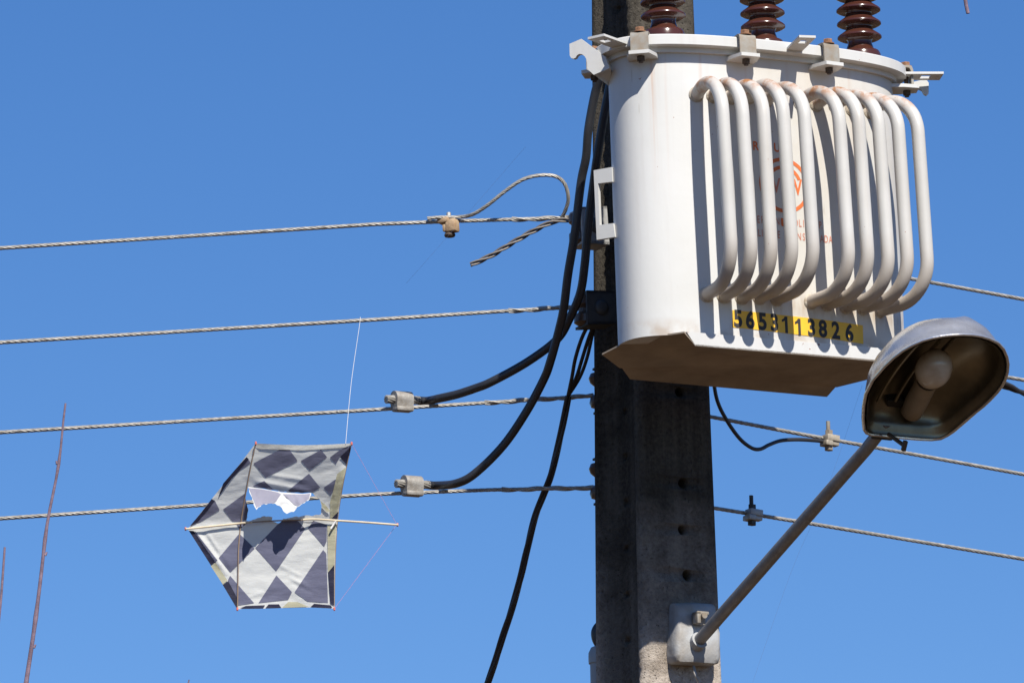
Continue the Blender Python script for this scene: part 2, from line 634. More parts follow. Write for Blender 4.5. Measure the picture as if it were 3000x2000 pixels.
bo = shaft.modifiers.new('holes', 'BOOLEAN')
bo.operation = 'DIFFERENCE'
bo.object = cutter
bo.solver = 'EXACT'
dg = bpy.context.evaluated_depsgraph_get()
nm = bpy.data.meshes.new_from_object(shaft.evaluated_get(dg))
shaft.modifiers.clear()
shaft.data = nm
bpy.data.objects.remove(cutter)

# ------------------------------------------------------------------ transformer
tr = thing('transformer', 'white oval pole-mounted transformer with ten bent cooling tubes and yellow number sticker', 'transformer', TM)


EA, EB, EP = .399, .150, 2.6          # half length, half depth and fullness of the oval tank


def oval_n(w):
    return EB * max(0.0, 1 - abs(w / EA) ** EP) ** (1 / EP)


def oval_point(t):
    c, s_ = math.cos(t), math.sin(t)
    w = EA * math.copysign(abs(c) ** (2 / EP), c)
    n = EB * math.copysign(abs(s_) ** (2 / EP), s_)
    gw = math.copysign(abs(w / EA) ** (EP - 1) / EA, w)
    gn = math.copysign(abs(n / EB) ** (EP - 1) / EB, n)
    q = math.hypot(gw, gn)
    return w, n, gw / q, gn / q


OVT = [math.radians(3.0 * i) for i in range(120)]


def obround(off):
    pts = []
    for t in OVT:
        w, n, gw, gn = oval_point(t + 1e-4)
        pts.append((w + gw * off, n + gn * off))
    return pts


def front_pt(px, off=0.0):
    n = EB
    for _ in range(6):
        w, z = tl(*px, n)
        n = oval_n(w) + off
    return L(w, n, z)


def front_angle(w):
    return math.atan2(oval_n(w + .01) - oval_n(w - .01), .02)


def loft(mb, rings):
    k = len(rings[0])
    o = len(mb.v)
    for r in rings:
        mb.v += [Vector(p) for p in r]
    for i in range(len(rings) - 1):
        for q in range(k):
            q2 = (q + 1) % k
            mb.f.append((o + i * k + q, o + i * k + q2, o + (i + 1) * k + q2, o + (i + 1) * k + q))
    mb.f.append(tuple(o + q for q in range(k)))
    mb.f.append(tuple(o + (len(rings) - 1) * k + q for q in range(k)))


ZL0, ZL1 = .744, .771
OV = .036
mb = MB()
loft(mb, [[L(w, n, z) for w, n in obround(0)] for z in (-.004, .1, .3, .5, .7, ZL0 - .012)])
mb.build('tank', M['tank'], tr)
mb = MB()
loft(mb, [[L(w, n, z) for w, n in obround(o_)] for o_, z in ((.010, ZL0 - .014), (.010, ZL0 - .001), (OV, ZL0), (OV, ZL1 - .003), (OV - .003, ZL1), (0, ZL1 + .004), (-.05, ZL1 + .008))])
mb.build('lid', M['trim'], tr)
lid = tr.children[-1]

# cooling tubes
tw = []
for x, y in zip([895, 1003, 1115, 1225, 1335, 1548, 1650, 1765, 1870, 1980], [195, 205, 215, 226, 237, 256, 265, 277, 288, 300]):
    tw.append(front_pt(r4(x + 25, y)).x)
ZLO, ZUP, LT = .100, .622, .154
TR = .0172


for i, w in enumerate(tw):
    jit = lambda s: random.uniform(-s, s)
    wn = oval_n(w)
    fa = math.radians(-5 + 25 * i / 9)          # the tubes fan out with the curve of the wall
    od = Vector((math.sin(fa), -math.cos(fa), 0))
    dl = jit(.004)
    zu, zl = ZUP + jit(.004), ZLO + jit(.003)
    fu, fl_ = L(w - .006, wn, zu), L(w, wn, zl)
    pth = fillet([fu - od * .012, fu + od * (LT + dl) + Vector((jit(.002), 0, .052)), fl_ + od * (LT + dl + .012) + Vector((jit(.002), 0, .004)), fl_ - od * .012], .100, 12)
    pth = resample(pth, .012)
    mb = MB()
    mb.tube(pth, TR, 16)
    tb = mb.build('cooling_tube', M['tube'], tr)
    for c in (fu + Vector((0, 0, .003)), fl_):
        wb = MB()
        sd = Vector((-od.y, od.x, 0))
        wb.lathe(c - od * .004, [(TR + .003, 0), (TR + .004, .003), (TR + .0015, .007), (TR - .001, .009)], 18, (sd, Vector((0, 0, 1)), od))
        wb.build('weld_collar', M['weld'], tb)

# base plate with folded skirt and rear lip
fr_n = EB + .003


def at_n(px, n):
    w, z = tl(*px, n)
    return L(w, n, z)


def at_z(px, z):
    w, n = tz(*px, z)
    return L(w, n, z)


P3 = at_n(r4(780, 460), fr_n - .004)
P2 = L(*tz(*r4(440, 508), 0), 0)
P1 = at_z(r4(265, 597), -.016)
P4 = at_n(r4(850, 540), fr_n)
P5 = at_n(r4(2020, 641), fr_n)
B1 = at_z(r4(375, 680), -.034)
B2 = at_z(r4(1735, 800), -.034)
Q1 = Vector((-P1.x - .02, P1.y, P1.z))
Q2 = Vector((-P2.x, P2.y, P2.z))
Q3 = Vector((-P3.x, P3.y, P3.z))
P5 = Vector((Q3.x - .02, P5.y, P5.z))
low1 = at_n(r4(440, 750), -B1.y - .040)
low2 = at_n(r4(1670, 860), -B2.y - .040)
mb = MB()
under = [P4, P5, Q3, Q2, Q1, B2, B1, P1, P2, P3]
cen = L(0, 0, -.030)
upv = Vector((0, 0, .004))
for i in range(len(under)):
    a_, b_ = under[i], under[(i + 1) % len(under)]
    mb.add([a_, b_, cen], [(0, 1, 2)])
    mb.add([a_ + upv, b_ + upv, cen + upv], [(0, 1, 2)])
    mb.add([a_, b_, b_ + upv, a_ + upv], [(0, 1, 2, 3)])
bp = mb.build('base_plate', M['base'], tr, recalc=False)
mb = MB()
mb.prism([P4 + Vector((.001, 0, 0)), P5, L(Q3.x - .004, fr_n, -.004), L(P3.x + .004, fr_n, -.004)], Vector((0, .005, 0)))
mb.build('front_skirt', M['trim'], tr)
mb = MB()
mb.prism([B1 + Vector((.004, -.002, .002)), B2 + Vector((-.004, -.002, .002)), low2, low1], Vector((0, -.005, 0)))
mb.build('rear_lip', M['base'], tr)

# bushings
for (x, y) in ((1945, 95), (2237, 118), (2520, 148)):
    w, _ = tl(x, y, 0)
    prof = [(.052, ZL1), (.054, ZL1 + .012), (.053, ZL1 + .044), (.049, ZL1 + .052), (.036, ZL1 + .058), (.034, ZL1 + .066), (.031, ZL1 + .074)]
    z = ZL1 + .077
    for s in range(7):
        prof += [(.032, z + .006), (.036, z + .011), (.052, z + .010), (.0575, z + .0125), (.0575, z + .016), (.053, z + .020), (.040, z + .029), (.034, z + .035)]
        z += .0365
    prof += [(.030, z + .006), (.022, z + .012)]
    mb = MB()
    mb.lathe(L(w, 0, 0), prof, 40)
    bu = mb.build('bushing', M['porcelain'], tr, sharp=60)
    mb = MB()
    mb.lathe(L(w, 0, z + .012), [(.016, 0), (.016, .03), (.008, .032), (.008, .07)], 12)
    mb.build('terminal_stud', M['brass'], bu)


# lid clamps : strap over the flange, ledge on the tank, bolt
def rim_frame(t):
    """point on the lid edge, outward and tangent vectors"""
    w, n, gw, gn = oval_point(t)
    o_ = L(gw, gn, 0)
    return L(w, n, 0) + o_ * OV, o_, Vector((-o_.y, o_.x, 0))


def lid_clamp(c, out, tan):
    e = thing_part('lid_clamp', tr)
    up_ = Vector((0, 0, 1))
    # bent strap
    th = .006
    prof = [(-.028, ZL1 + .004), (.006, ZL1 + .006), (.014, ZL1 + .002), (.017, ZL1 - .008), (.017, ZL0 - .020)]
    prof_in = [(.011, ZL0 - .020), (.011, ZL1 - .010), (.008, ZL1 - .003), (.004, ZL1 - .0005), (-.028, ZL1 + .0012)]
    poly = [c + out * o_ + up_ * z for o_, z in prof + prof_in]
    mb = MB()
    mb.prism([p - tan * .023 for p in poly], tan * .046)
    st = mb.build('strap', M['clamp'], e)
    # ledge with chamfered root
    mb = MB()
    zt = ZL0 - .021
    led = [c + out * .030 - tan * .026, c + out * .030 + tan * .026, c - out * .012 + tan * .038, c - out * (OV + .012) + tan * .038, c - out * (OV + .012) - tan * .038, c - out * .012 - tan * .038]
    mb.prism([p + up_ * zt for p in led], Vector((0, 0, -.009)))
    mb.build('ledge', M['trim'], e)
    mb = MB()
    ax = (Vector((1, 0, 0)), Vector((0, 1, 0)), Vector((0, 0, 1)))
    cc = c + out * .001
    mb.lathe(cc + up_ * (ZL1 + .0055), [(.0165, 0), (.0165, .0025)], 16, ax)
    mb.lathe(cc + up_ * (ZL1 + .008), [(.0125, 0), (.0125, .009), (.011, .0105)], 6, ax)
    mb.build('bolt_head', M['rust'], e)
    mb = MB()
    mb.lathe(cc + up_ * (ZL0 - .047), [(.006, 0), (.006, .075)], 10, ax)
    mb.lathe(cc + up_ * (ZL0 - .042), [(.011, 0), (.011, .011)], 6, ax)
    mb.build('bolt_end', M['boltdark'], e)


def thing_part(name, parent):
    """empty-free part: the strap carries the others, so return a tiny carrier only when needed"""
    o = bpy.data.objects.new(name, None)
    o.empty_display_size = .03
    col.objects.link(o)
    o.parent = parent
    MATS[o.name] = MATS[parent.name]
    return o


for px in (1874, 2190, 2437):
    best = min((math.radians(20 + .5 * q) for q in range(300)), key=lambda t: abs(px_of(TM @ (rim_frame(t)[0] + rim_frame(t)[1] * .015 + Vector((0, 0, ZL0))))[0] - px))
    lid_clamp(*rim_frame(best))
lid_clamp(*rim_frame(math.radians(12)))
lid_clamp(*rim_frame(math.radians(200)))

# flat lifting lugs of the lid with a square hole (frame of four bars so that the sky shows through the hole)
ZG = ZL0 + .006


def lid_lug(a, d, wd):
    """a: root centre on the lid edge, d: outward direction, wd: width"""
    t_ = Vector((-d.y, d.x, 0))
    ln = .125
    h0, h1, hw = .070, .095, wd * .22
    up_ = Vector((0, 0, .006))
    mb = MB()

    def slab(u0, u1, v0, v1):
        mb.prism([a + d * u0 + t_ * v0 + Vector((0, 0, ZG)), a + d * u1 + t_ * v0 + Vector((0, 0, ZG)), a + d * u1 + t_ * v1 + Vector((0, 0, ZG)), a + d * u0 + t_ * v1 + Vector((0, 0, ZG))], up_)
    slab(-.02, h0, -wd / 2, wd / 2)
    slab(h1, ln, -wd / 2, wd / 2)
    slab(h0, h1, -wd / 2, -hw)
    slab(h0, h1, hw, wd / 2)
    mb.build('lid_lug', M['trim'], tr)


lc = [L(*tz(*r7(x, y), ZG), 0) for x, y in ((540, 265), (825, 175), (1370, 370))]
dl_ = (lc[1] - lc[2]).normalized()
wl_ = (lc[0] - lc[1]).length
root = lc[2] + (lc[0] - lc[1]) * .5
lid_lug(lc[1] + (lc[0] - lc[1]) * .5 - dl_ * .125, dl_, wl_)
a_ = [L(*tz(*r1(x, y), ZG), 0) for x, y in ((1380, 212), (1465, 222), (1310, 282))]
d2 = (a_[0] - a_[2]).normalized()
lid_lug((a_[0] + a_[1]) * .5 - d2 * .125, d2, (a_[0] - a_[1]).length)
a_ = [L(*tz(*r1(x, y), ZG), 0) for x, y in ((2205, 425), (2180, 462), (2040, 425))]
d3 = (a_[0] - a_[2]).normalized()
lid_lug((a_[0] + a_[1]) * .5 - d3 * .125, d3, (a_[0] - a_[1]).length)


# lifting hooks : thick shaped plates standing on the rounded ends
def hook(pts_px, base_local, nrm_world, th=.012):
    base = TM @ base_local
    mb = MB()
    mb.prism([hit(x, y, base, nrm_world) for x, y in pts_px], -nrm_world * th)
    return mb


hk = [(375, 245), (130, 350), (135, 590), (165, 645), (215, 658), (258, 640), (285, 590), (330, 560), (390, 565), (445, 605), (480, 660), (498, 740), (500, 860), (635, 995), (968, 857), (880, 615), (700, 480), (560, 385)]
hn = Vector((-.42, -.90, 0)).normalized()
h1 = hook([r7(*p) for p in hk], L(-.42, .02, .70), hn).build('lifting_hook', M['trim'], tr, world=True, sharp=30)
base = TM @ L(-.42, .02, .70)
gp = [hit(*r7(*p), base - hn * .012, hn) for p in ((640, 990), (965, 857))] + [hit(*r7(*p), base - hn * .075, hn) for p in ((1090, 1100), (1022, 1285))]
mb = MB()
mb.prism(gp, Vector((0, 0, .006)))
mb.build('gusset', M['trim'], h1, world=True)


def r9(x, y): return (2500 + x / 6.03, 60 + y / 6.03)


hk = [(860, 1150), (930, 1112), (1040, 1092), (1190, 1058), (1300, 1060), (1332, 1105), (1330, 1285), (1295, 1320), (1250, 1300), (1210, 1232), (1150, 1205), (1095, 1212), (1060, 1250), (930, 1205)]
hook([r9(*p) for p in hk], L(.46, .02, .66), Vector((.05, -1, 0)).normalized()).build('lifting_hook', M['trim'], tr, world=True, sharp=30)


# hanging ear (C shaped plate) on the rear left of the tank
def re(x, y): return (1660 + x / 5.225, 460 + y / 5.225)


en = Vector((-math.sin(math.radians(35)), -math.cos(math.radians(35)), 0))
eb = TM @ L(-.40, -.02, .35)
ear = [(413, 205), (668, 158), (690, 380), (478, 405), (505, 1040), (705, 1015), (740, 1220), (460, 1268)]
ear = [(413, 205), (690, 155), (700, 378), (478, 405), (505, 1040), (712, 1013), (740, 1222), (460, 1268)]
mb = MB()
mb.prism([hit(*re(*p), eb, en) for p in ear], -en * .010)
mb.build('hanging_ear', M['trim'], tr, world=True, sharp=30)
# arms that carry the tank on the pole
for zz in (.28, .46):
    mb = MB()
    mb.box(L(-.05, -(EB + .5 * (DP - EB)) + .01, zz), .10, DP - EB + .05, .012)
    mb.box(L(-.095, -(EB + .5 * (DP - EB)) + .01, zz - .03), .010, DP - EB + .05, .07)
    mb.box(L(-.005, -(EB + .5 * (DP - EB)) + .01, zz - .03), .010, DP - EB + .05, .07)
    mb.build('support_bracket', M['galv'], tr)


# number sticker and printing on the front
def text_mesh(name, txt, size, pos, mat, parent, sx=1.0, bold=0.0, skew=0.0, align='CENTER'):
    lift = -pos.y - oval_n(pos.x)
    cu = bpy.data.curves.new(name, 'FONT')
    cu.body = txt
    cu.size = size
    cu.align_x = align
    cu.align_y = 'CENTER'
    cu.offset = bold
    o = bpy.data.objects.new(name, cu)
    col.objects.link(o)
    dgx = bpy.context.evaluated_depsgraph_get()
    me = bpy.data.meshes.new_from_object(o.evaluated_get(dgx))
    bpy.data.objects.remove(o)
    for v in me.vertices:
        x, y = v.co.x * sx, v.co.y
        v.co = Vector((pos.x + x, -(oval_n(pos.x + x) + lift), pos.z + y + x * skew))
    me.materials.clear()
    me.materials.append(mat)
    o = bpy.data.objects.new(name, me)
    col.objects.link(o)
    o.parent = parent
    MATS[o.name] = MATS[parent.name]
    return o


def r5(x, y): return (2120 + x / 5.345, 880 + y / 5.345)


lab = [front_pt(r5(*p), .0012) for p in ((140, 150), (2180, 390), (2190, 680), (140, 420))]
mb = MB()
KL = 16
for i in range(KL + 1):
    t = i / KL
    for o_ in (.0012, .0004):
        for a0, b0_ in ((lab[0], lab[1]), (lab[3], lab[2])):
            q = a0.lerp(b0_, t)
            mb.v.append(L(q.x, oval_n(q.x) + o_, q.z))
for i in range(KL):
    o_ = 4 * i
    mb.f += [(o_, o_ + 4, o_ + 5, o_ + 1), (o_ + 2, o_ + 3, o_ + 7, o_ + 6), (o_, o_ + 2, o_ + 6, o_ + 4), (o_ + 1, o_ + 5, o_ + 7, o_ + 3)]
st = mb.build('number_sticker', M['yellow'], tr)
dig = [('5', 228, 297), ('6', 416, 318), ('5', 612, 342), ('3', 797, 358), ('1', 960, 378), ('1', 1165, 412), ('3', 1378, 437), ('8', 1555, 455), ('2', 1758, 482), ('6', 1970, 518)]
for ch_, x, y in dig:
    p = front_pt(r5(x, y), .0019)
    if ch_ == '1':
        mb = MB()
        one = [(.0005, .0215), (.0080, .0215), (.0080, -.0215), (.0005, -.0215), (.0005, .0100), (-.0085, .0060), (-.0085, .0120), (-.002, .0165)]
        mb.prism([L(p.x + a0, oval_n(p.x + a0) + .0012, p.z + b0_ - .012 * a0) for a0, b0_ in one], Vector((0, -.0007, 0)))
        mb.build('digit', M['ink'], st)
        continue
    text_mesh('digit', ch_, .060, p, M['ink'], st, .82, .0022, -.012)


def rp(x, y): return (2180 + x / 4.61, 400 + y / 4.61)


def line_text(txt, xs, y0, slope, size, mat, sx, bold):
    for c_, x in zip(txt, xs):
        if c_ != ' ':
            text_mesh('letter', c_, size, front_pt(rp(x, y0 + slope * x), .0008), mat, prt, sx, bold)


mb = MB()
ctr = front_pt(rp(545, 660), .0008)


def wrap(p, o_=.0008):
    return Vector((p.x, -(oval_n(p.x) + o_), p.z))

RO_, wd_ = .0725, .0085


def ring_seg(r0, r1_, t0, t1, k=40):
    vs, fs = [], []
    for i in range(k + 1):
        t = t0 + (t1 - t0) * i / k
        for r in (r0, r1_):
            vs.append(wrap(ctr + Vector((r * math.cos(t), 0, r * math.sin(t)))))
    for i in range(k):
        fs.append((2 * i, 2 * i + 1, 2 * i + 3, 2 * i + 2))
    mb.add(vs, fs)


ring_seg(RO_ - .0095, RO_, 0, 2 * PI, 64)
prt = mb.build('maker_emblem', M['orange'], tr)
mb = MB()
ring_seg(RO_ - .0295, RO_ - .0205, math.radians(22), math.radians(158))
mb.build('inner_arc', M['orange'], prt)
text_mesh('letter', 'W', .058, ctr + Vector((.029, 0, -.004)), M['orange'], prt, .72, .0012)
text_mesh('letter', 'V', .054, ctr + Vector((-.024, 0, -.004)), M['faded'], prt, .70, .0010)
mb = MB()
zz = [(.004, .030), (-.006, .014), (.004, .012), (-.006, -.004), (.004, -.006), (-.005, -.026)]
for i in range(len(zz) - 1):
    p, q = Vector((zz[i][0], 0, zz[i][1])), Vector((zz[i + 1][0], 0, zz[i + 1][1]))
    t_ = Vector((.0022, 0, .0))
    mb.add([ctr + p - t_, ctr + p + t_, ctr + q + t_, ctr + q - t_], [(0, 1, 2, 3)])
mb.build('lightning_mark', M['orange'], prt)
line_text('RO U', [155, 250, 345, 445], 120, .08, .032, M['orange'], .85, .0008)
line_text('FERNANDOPOLIS S.P.', [135, 195, 252, 310, 368, 452, 520, 580, 640, 700, 757, 805, 850, 0, 920, 965, 1028, 1052], 1105, .095, .0270, M['faded'], .62, .0002)
line_text('QUALIDADE CONSAGRADA', [50, 108, 152, 207, 245, 285, 350, 415, 470, 0, 610, 670, 745, 808, 868, 925, 990, 1052, 1108, 1168], 1285, .095, .0270, M['faded'], .62, .0002)
mb = MB()
mb.prism([front_pt(rp(x, y), .0012) for x, y in ((500, 1105), (550, 1110), (552, 1215), (508, 1208))], Vector((0, .0004, 0)))
mb.build('repaint_patch', M['orange'], prt)

# ------------------------------------------------------------------ overhead lines
YW12 = 17.40
YW34 = 17.56
LPTS = [
    ('low-voltage bare stranded line, topmost on the pole, with a clamped jumper loop beside it', [(0, 727), (1100, 657), (1330, 648), (1674, 638), (1745, 634)], YW12),
    ('bare stranded line below the jumper loop with the white kite thread hanging from it', [(0, 1003), (1100, 936), (1450, 913), (1635, 902), (1712, 899)], YW12),
    ('bare stranded line clamped to a black cable, just above the kite', [(0, 1266), (1100, 1199.5), (1464, 1177), (1739, 1159)], YW34),
    ('bare stranded line passing behind the torn kite', [(0, 1518), (560, 1481), (1100, 1447), (1440, 1434), (1739, 1428)], YW34),
]
WR = .0053


def wire_obj(name, pts3, label, grp, R_=WR, lay=.10, wraps=()):
    mb = MB()
    mb.strands(pts3, R_ * .66, R_ * .36, 6, lay, 6, step=.009, core=R_ * .4)
    for seg, w_, ph in wraps:
        mb.strands(seg, R_ * 1.0, R_ * .42, 3, .15, 6, ph, step=.009, which=w_)
    return tag(mb.build(name, M['alu'], sharp=60), label, 'power line', grp)


WIRES = []
for idx, (lb, px, Y) in enumerate(LPTS):
    P = [atY(x, y, Y) for x, y in px]
    d0 = (P[0] - P[1]).normalized()
    ext = [P[0] + d0 * s + Vector((0, 0, -.0006 * s * s)) for s in (6, 4, 2, 1)]
    pts = ext + P
    segs = []
    xs = ((1500, 1730), (1490, 1712), (1420, 1739), (1470, 1739))[idx]
    q = [atY(x, y, Y) for x, y in px if x > xs[0]]

    def on(x):
        for i in range(len(px) - 1):
            if px[i][0] <= x <= px[i + 1][0]:
                t = (x - px[i][0]) / (px[i + 1][0] - px[i][0])
                return atY(x, px[i][1] + t * (px[i + 1][1] - px[i][1]), Y)
    seg = [on(xs[0] + (xs[1] - xs[0]) * t / 8) for t in range(9)]
    o = wire_obj('power_line', pts, lb, 'bare stranded lines left of the pole', wraps=[(seg, (0, 1), .5)])
    WIRES.append((o, px, Y))

# right-hand spans: they turn away behind the pole
BETA = math.radians(32)
rd = Vector((math.cos(BETA), math.sin(BETA), 0))
rn = Vector((math.sin(BETA), -math.cos(BETA), 0))
RA = PAX - N * (bH + .03)
RA = Vector((RA.x, RA.y, 5.7))
RP = [
    ('bare stranded line running away behind the right end of the transformer tubes', [(2025, 699), (2085, 710), (2704, 823), (3000, 877)]),
    ('bare stranded line running away above the thick twisted cable behind the lamp head', [(2025, 942), (2085, 953), (2947, 1104), (3000, 1113)]),
    ('bare stranded line running away with a bronze clamp and a drooping black tap wire', [(2030, 1211), (2090, 1222), (2346, 1271), (2700, 1334.5), (3000, 1389)]),
    ('lowest bare stranded line running away behind the lamp arm with a grey clamp', [(2035, 1477), (2095, 1488), (2388, 1535), (2700, 1587), (3000, 1637)]),
]
for lb, px in RP:
    P = [hit(x, y, RA, rn) for x, y in px]
    d0 = (P[-1] - P[-2]).normalized()
    pts = P + [P[-1] + d0 * s for s in (1.5, 3, 5)]
    wire_obj('power_line', pts, lb, 'bare stranded lines running away right of the pole')
P = [hit(x, y, RA - rn * -.05, rn) for x, y in ((2085, 965), (2300, 985), (2700, 1052), (2940, 1127), (3000, 1152), (3300, 1260), (4200, 1500))]
mb = MB()
mb.strands(spline(P, 8), .0065, .0066, 2, .36, 8, step=.02)
tag(mb.build('service_cable', M['black2']), 'thick black twisted service cable beside the lamp head', 'cable')

# jumper loop and cut tail on the topmost line
lp = [(1252, 640), (1290, 637), (1345, 636), (1385, 628), (1430, 600), (1480, 560), (1530, 527), (1580, 514), (1628, 517), (1655, 540), (1665, 580), (1658, 612), (1645, 640)]
mb = MB()
mb.strands(spline([atY(x, y, YW12 - .012 - (.05 * math.sin(PI * max(0, i - 2) / 10))) for i, (x, y) in enumerate(lp)], 8), WR * .62, WR * .34, 6, .10, 6, step=.008, core=WR * .38)
tag(mb.build('jumper_loop', M['alu'], sharp=60), 'bare stranded jumper bent into a loop above the topmost line', 'wire')
tp = [(1379, 776), (1440, 748), (1500, 712), (1560, 678), (1620, 650), (1674, 643)]
mb = MB()
mb.strands(spline([atY(x, y, YW12 - .012 - .004 * (5 - i)) for i, (x, y) in enumerate(tp)], 8), WR * .9, WR * .55, 3, .13, 7, step=.008, core=WR * .3)
tag(mb.build('cut_wire_tail', M['aludark'], sharp=60), 'cut off twisted wire tail pointing down left under the jumper loop', 'wire')


# clamps
def axes_for(d):
    d = d.normalized()
    u = (Z - d * Z.dot(d)).normalized()
    return d, d.cross(u) * -1.0, u


# bronze clamp with bolt on the topmost line
c = atY(1316, 655, YW12 - .006)
d, s_, u = axes_for(atY(1400, 642, YW12) - atY(1200, 653, YW12))
yaw = Matrix.Rotation(math.radians(-28), 3, 'Z')
d2_, s2_, u2_ = yaw @ d, yaw @ s_, u
cl = thing('wire_clamp', 'bronze bolted clamp joining the jumper loop to the topmost line', 'clamp', c)
mb = MB()
mb.box(c + d2_ * .009 - u2_ * .008, .030, .030, .034, (d2_, s2_, u2_), .005)
mb.box(c - d2_ * .012 + u2_ * .009, .032, .034, .015, (d2_, s2_, u2_), .004)
mb.box(c - d2_ * .008 - u2_ * .012, .014, .026, .020, (d2_, s2_, u2_), .003)
mb.build('clamp_body', M['tan'], cl, world=True)
mb = MB()
mb.lathe(c - u * .034, [(.0060, 0), (.0060, .062), (.0050, .064)], 10, (d, s_, u))
mb.build('bolt', M['galv'], cl, world=True)
mb = MB()
mb.lathe(c - u * .036, [(.013, 0), (.015, .004), (.013, .010)], 10, (d, s_, u))
mb.build('nut', M['boltdark'], cl, world=True)


# compression connectors between black cables and the two lower lines
def connector(px, py, slope_px, Y, label):
    c = atY(px, py, Y)
    d, s_, u = axes_for(atY(px + 100, py + slope_px * 100, Y) - c)
    yw = Matrix.Rotation(math.radians(30), 3, 'Z')
    d, s_ = yw @ d, yw @ s_
    e = thing('compression_connector', label, 'connector', c, 'aluminium connectors on the lower lines')
    prof = []
    for i in range(13):
        t = math.radians(-20 + 220 * i / 12)
        prof.append((.0215 * math.cos(t) - .004, .0215 * math.sin(t) + .008))
    prof += [(-.020, -.014), (-.016, -.024), (.006, -.026), (.014, -.022), (.013, -.012)]
    mb = MB()
    ln = .050
    mb.prism([c + s_ * -p[0] + u * p[1] - d * ln * .5 for p in prof], d * ln)
    mb.box(c - u * .020, ln * 1.02, .030, .012, (d, s_, u), .003)
    mb.build('connector_body', M['alucast'], e, world=True)
    mb = MB()
    a0 = c + u * .008 - s_ * -.004
    a = a0 - d * .048
    b = a0 + d * .052
    mb.strands([a - u * .003, a0, b], .0085, .0030, 9, .2, 6, step=.01)
    mb.strands([a - u * .003, a0, b], .0035, .0030, 4, .2, 6, step=.01)
    mb.build('cable_strand_end', M['alu'], e, world=True)
    return c, d, s_, u


CB = connector(1180, 1177, -.055, YW34 - .014, 'upper grey connector joining a black cable to the bare line above the kite')
CA = connector(1209, 1424, -.045, YW34 - .014, 'lower grey connector with frayed strand end on the line behind the kite')


# bolted clamps on the right-hand spans
def bolted_clamp(px, py, matb, label, tall=False):
    c = hit(px, py, RA - rn * -.012, rn)
    d = (hit(px + 60, py + 10.8, RA, rn) - hit(px, py, RA, rn)).normalized()
    u = (Z - d * Z.dot(d)).normalized()
    s_ = d.cross(u)
    e = thing('bolted_clamp', label, 'clamp', c, 'bolted clamps right of the pole')
    mb = MB()
    mb.box(c + u * .004, .040, .030, .017, (d, s_, u), .002)
    mb.box(c - d * .014 - u * .012, .022, .034, .014, (d, s_, u), .002)
    mb.box(c + d * .006 - u * .010, .030, .022, .012, (d, s_, u), .002)
    mb.build('clamp_body', matb, e, world=True)
    mb = MB()
    mb.lathe(c - d * .006 - u * .026, [(.0055, 0), (.0055, .076)], 10, (d, s_, Z))
    mb.lathe(c - d * .006 + u * .013, [(.011, 0), (.011, .012)], 6, (d, s_, Z))
    mb.lathe(c - d * .006 - u * .030, [(.012, 0), (.012, .010)], 6, (d, s_, Z))
    mb.build('bolt', M['clamp'] if matb is M['brass'] else M['darkgalv'], e, world=True)


bolted_clamp(2434, 1288, M['brass'], 'small bronze bolted clamp at the end of the drooping tap wire')
bolted_clamp(2209, 1506, M['galv'], 'small grey bolted clamp on the lowest line beside the pole')
tp = [(2075, 1020), (2088, 1100), (2101, 1172), (2128, 1229), (2166, 1283), (2201, 1311), (2227, 1315), (2254, 1302), (2289, 1290), (2338, 1287), (2392, 1290), (2420, 1294)]
mb = MB()
mb.tube(spline([hit(x, y, RA + rn * (.10 - .0085 * i), rn) for i, (x, y) in enumerate(tp)], 8), .0052, 10)
tag(mb.build('tap_wire', M['black']), 'thin black wire drooping from behind the transformer to the bronze clamp', 'wire')

# ------------------------------------------------------------------ thick black cables from the transformer to the connectors
cabA = [(1764, 150), (1760, 215), (1743, 275), (1724, 378), (1717, 460), (1702, 536), (1683, 690), (1664, 804), (1652, 900), (1637, 969), (1612, 1060), (1593, 1111), (1542, 1206), (1474, 1305), (1392, 1386), (1338, 1415), (1290, 1427), (1252, 1428)]
cabB = [(1800, 200), (1785, 260), (1766, 360), (1748, 470), (1740, 530), (1724, 651), (1713, 774), (1700, 858), (1670, 930), (1632, 994), (1545, 1060), (1440, 1118), (1390, 1138), (1338, 1155), (1290, 1166), (1243, 1173)]
for pts, lb, y0 in ((cabA, 'thick black cable sweeping down from the transformer to the lower connector', 17.02), (cabB, 'thick black cable bending from the transformer to the upper connector', 17.10)):
    P = []
    for i, (x, y) in enumerate(pts):
        t = i / (len(pts) - 1)
        P.append(atY(x, y, y0 + (YW34 - .018 - y0) * min(1, t * 1.03) ** 1.3))
    cc_, cd_, cs_, cu_ = CA if pts is cabA else CB
    q0 = cc_ + cu_ * .008 + cs_ * .004
    P = [p for p in P if p.x > (q0 + cd_ * .11).x] + [q0 + cd_ * .075, q0 + cd_ * .045]
    mb = MB()
    mb.tube(spline(P, 8), .0113, 16)
    tag(mb.build('power_cable', M['black']), lb, 'cable', 'thick black cables left of the pole')

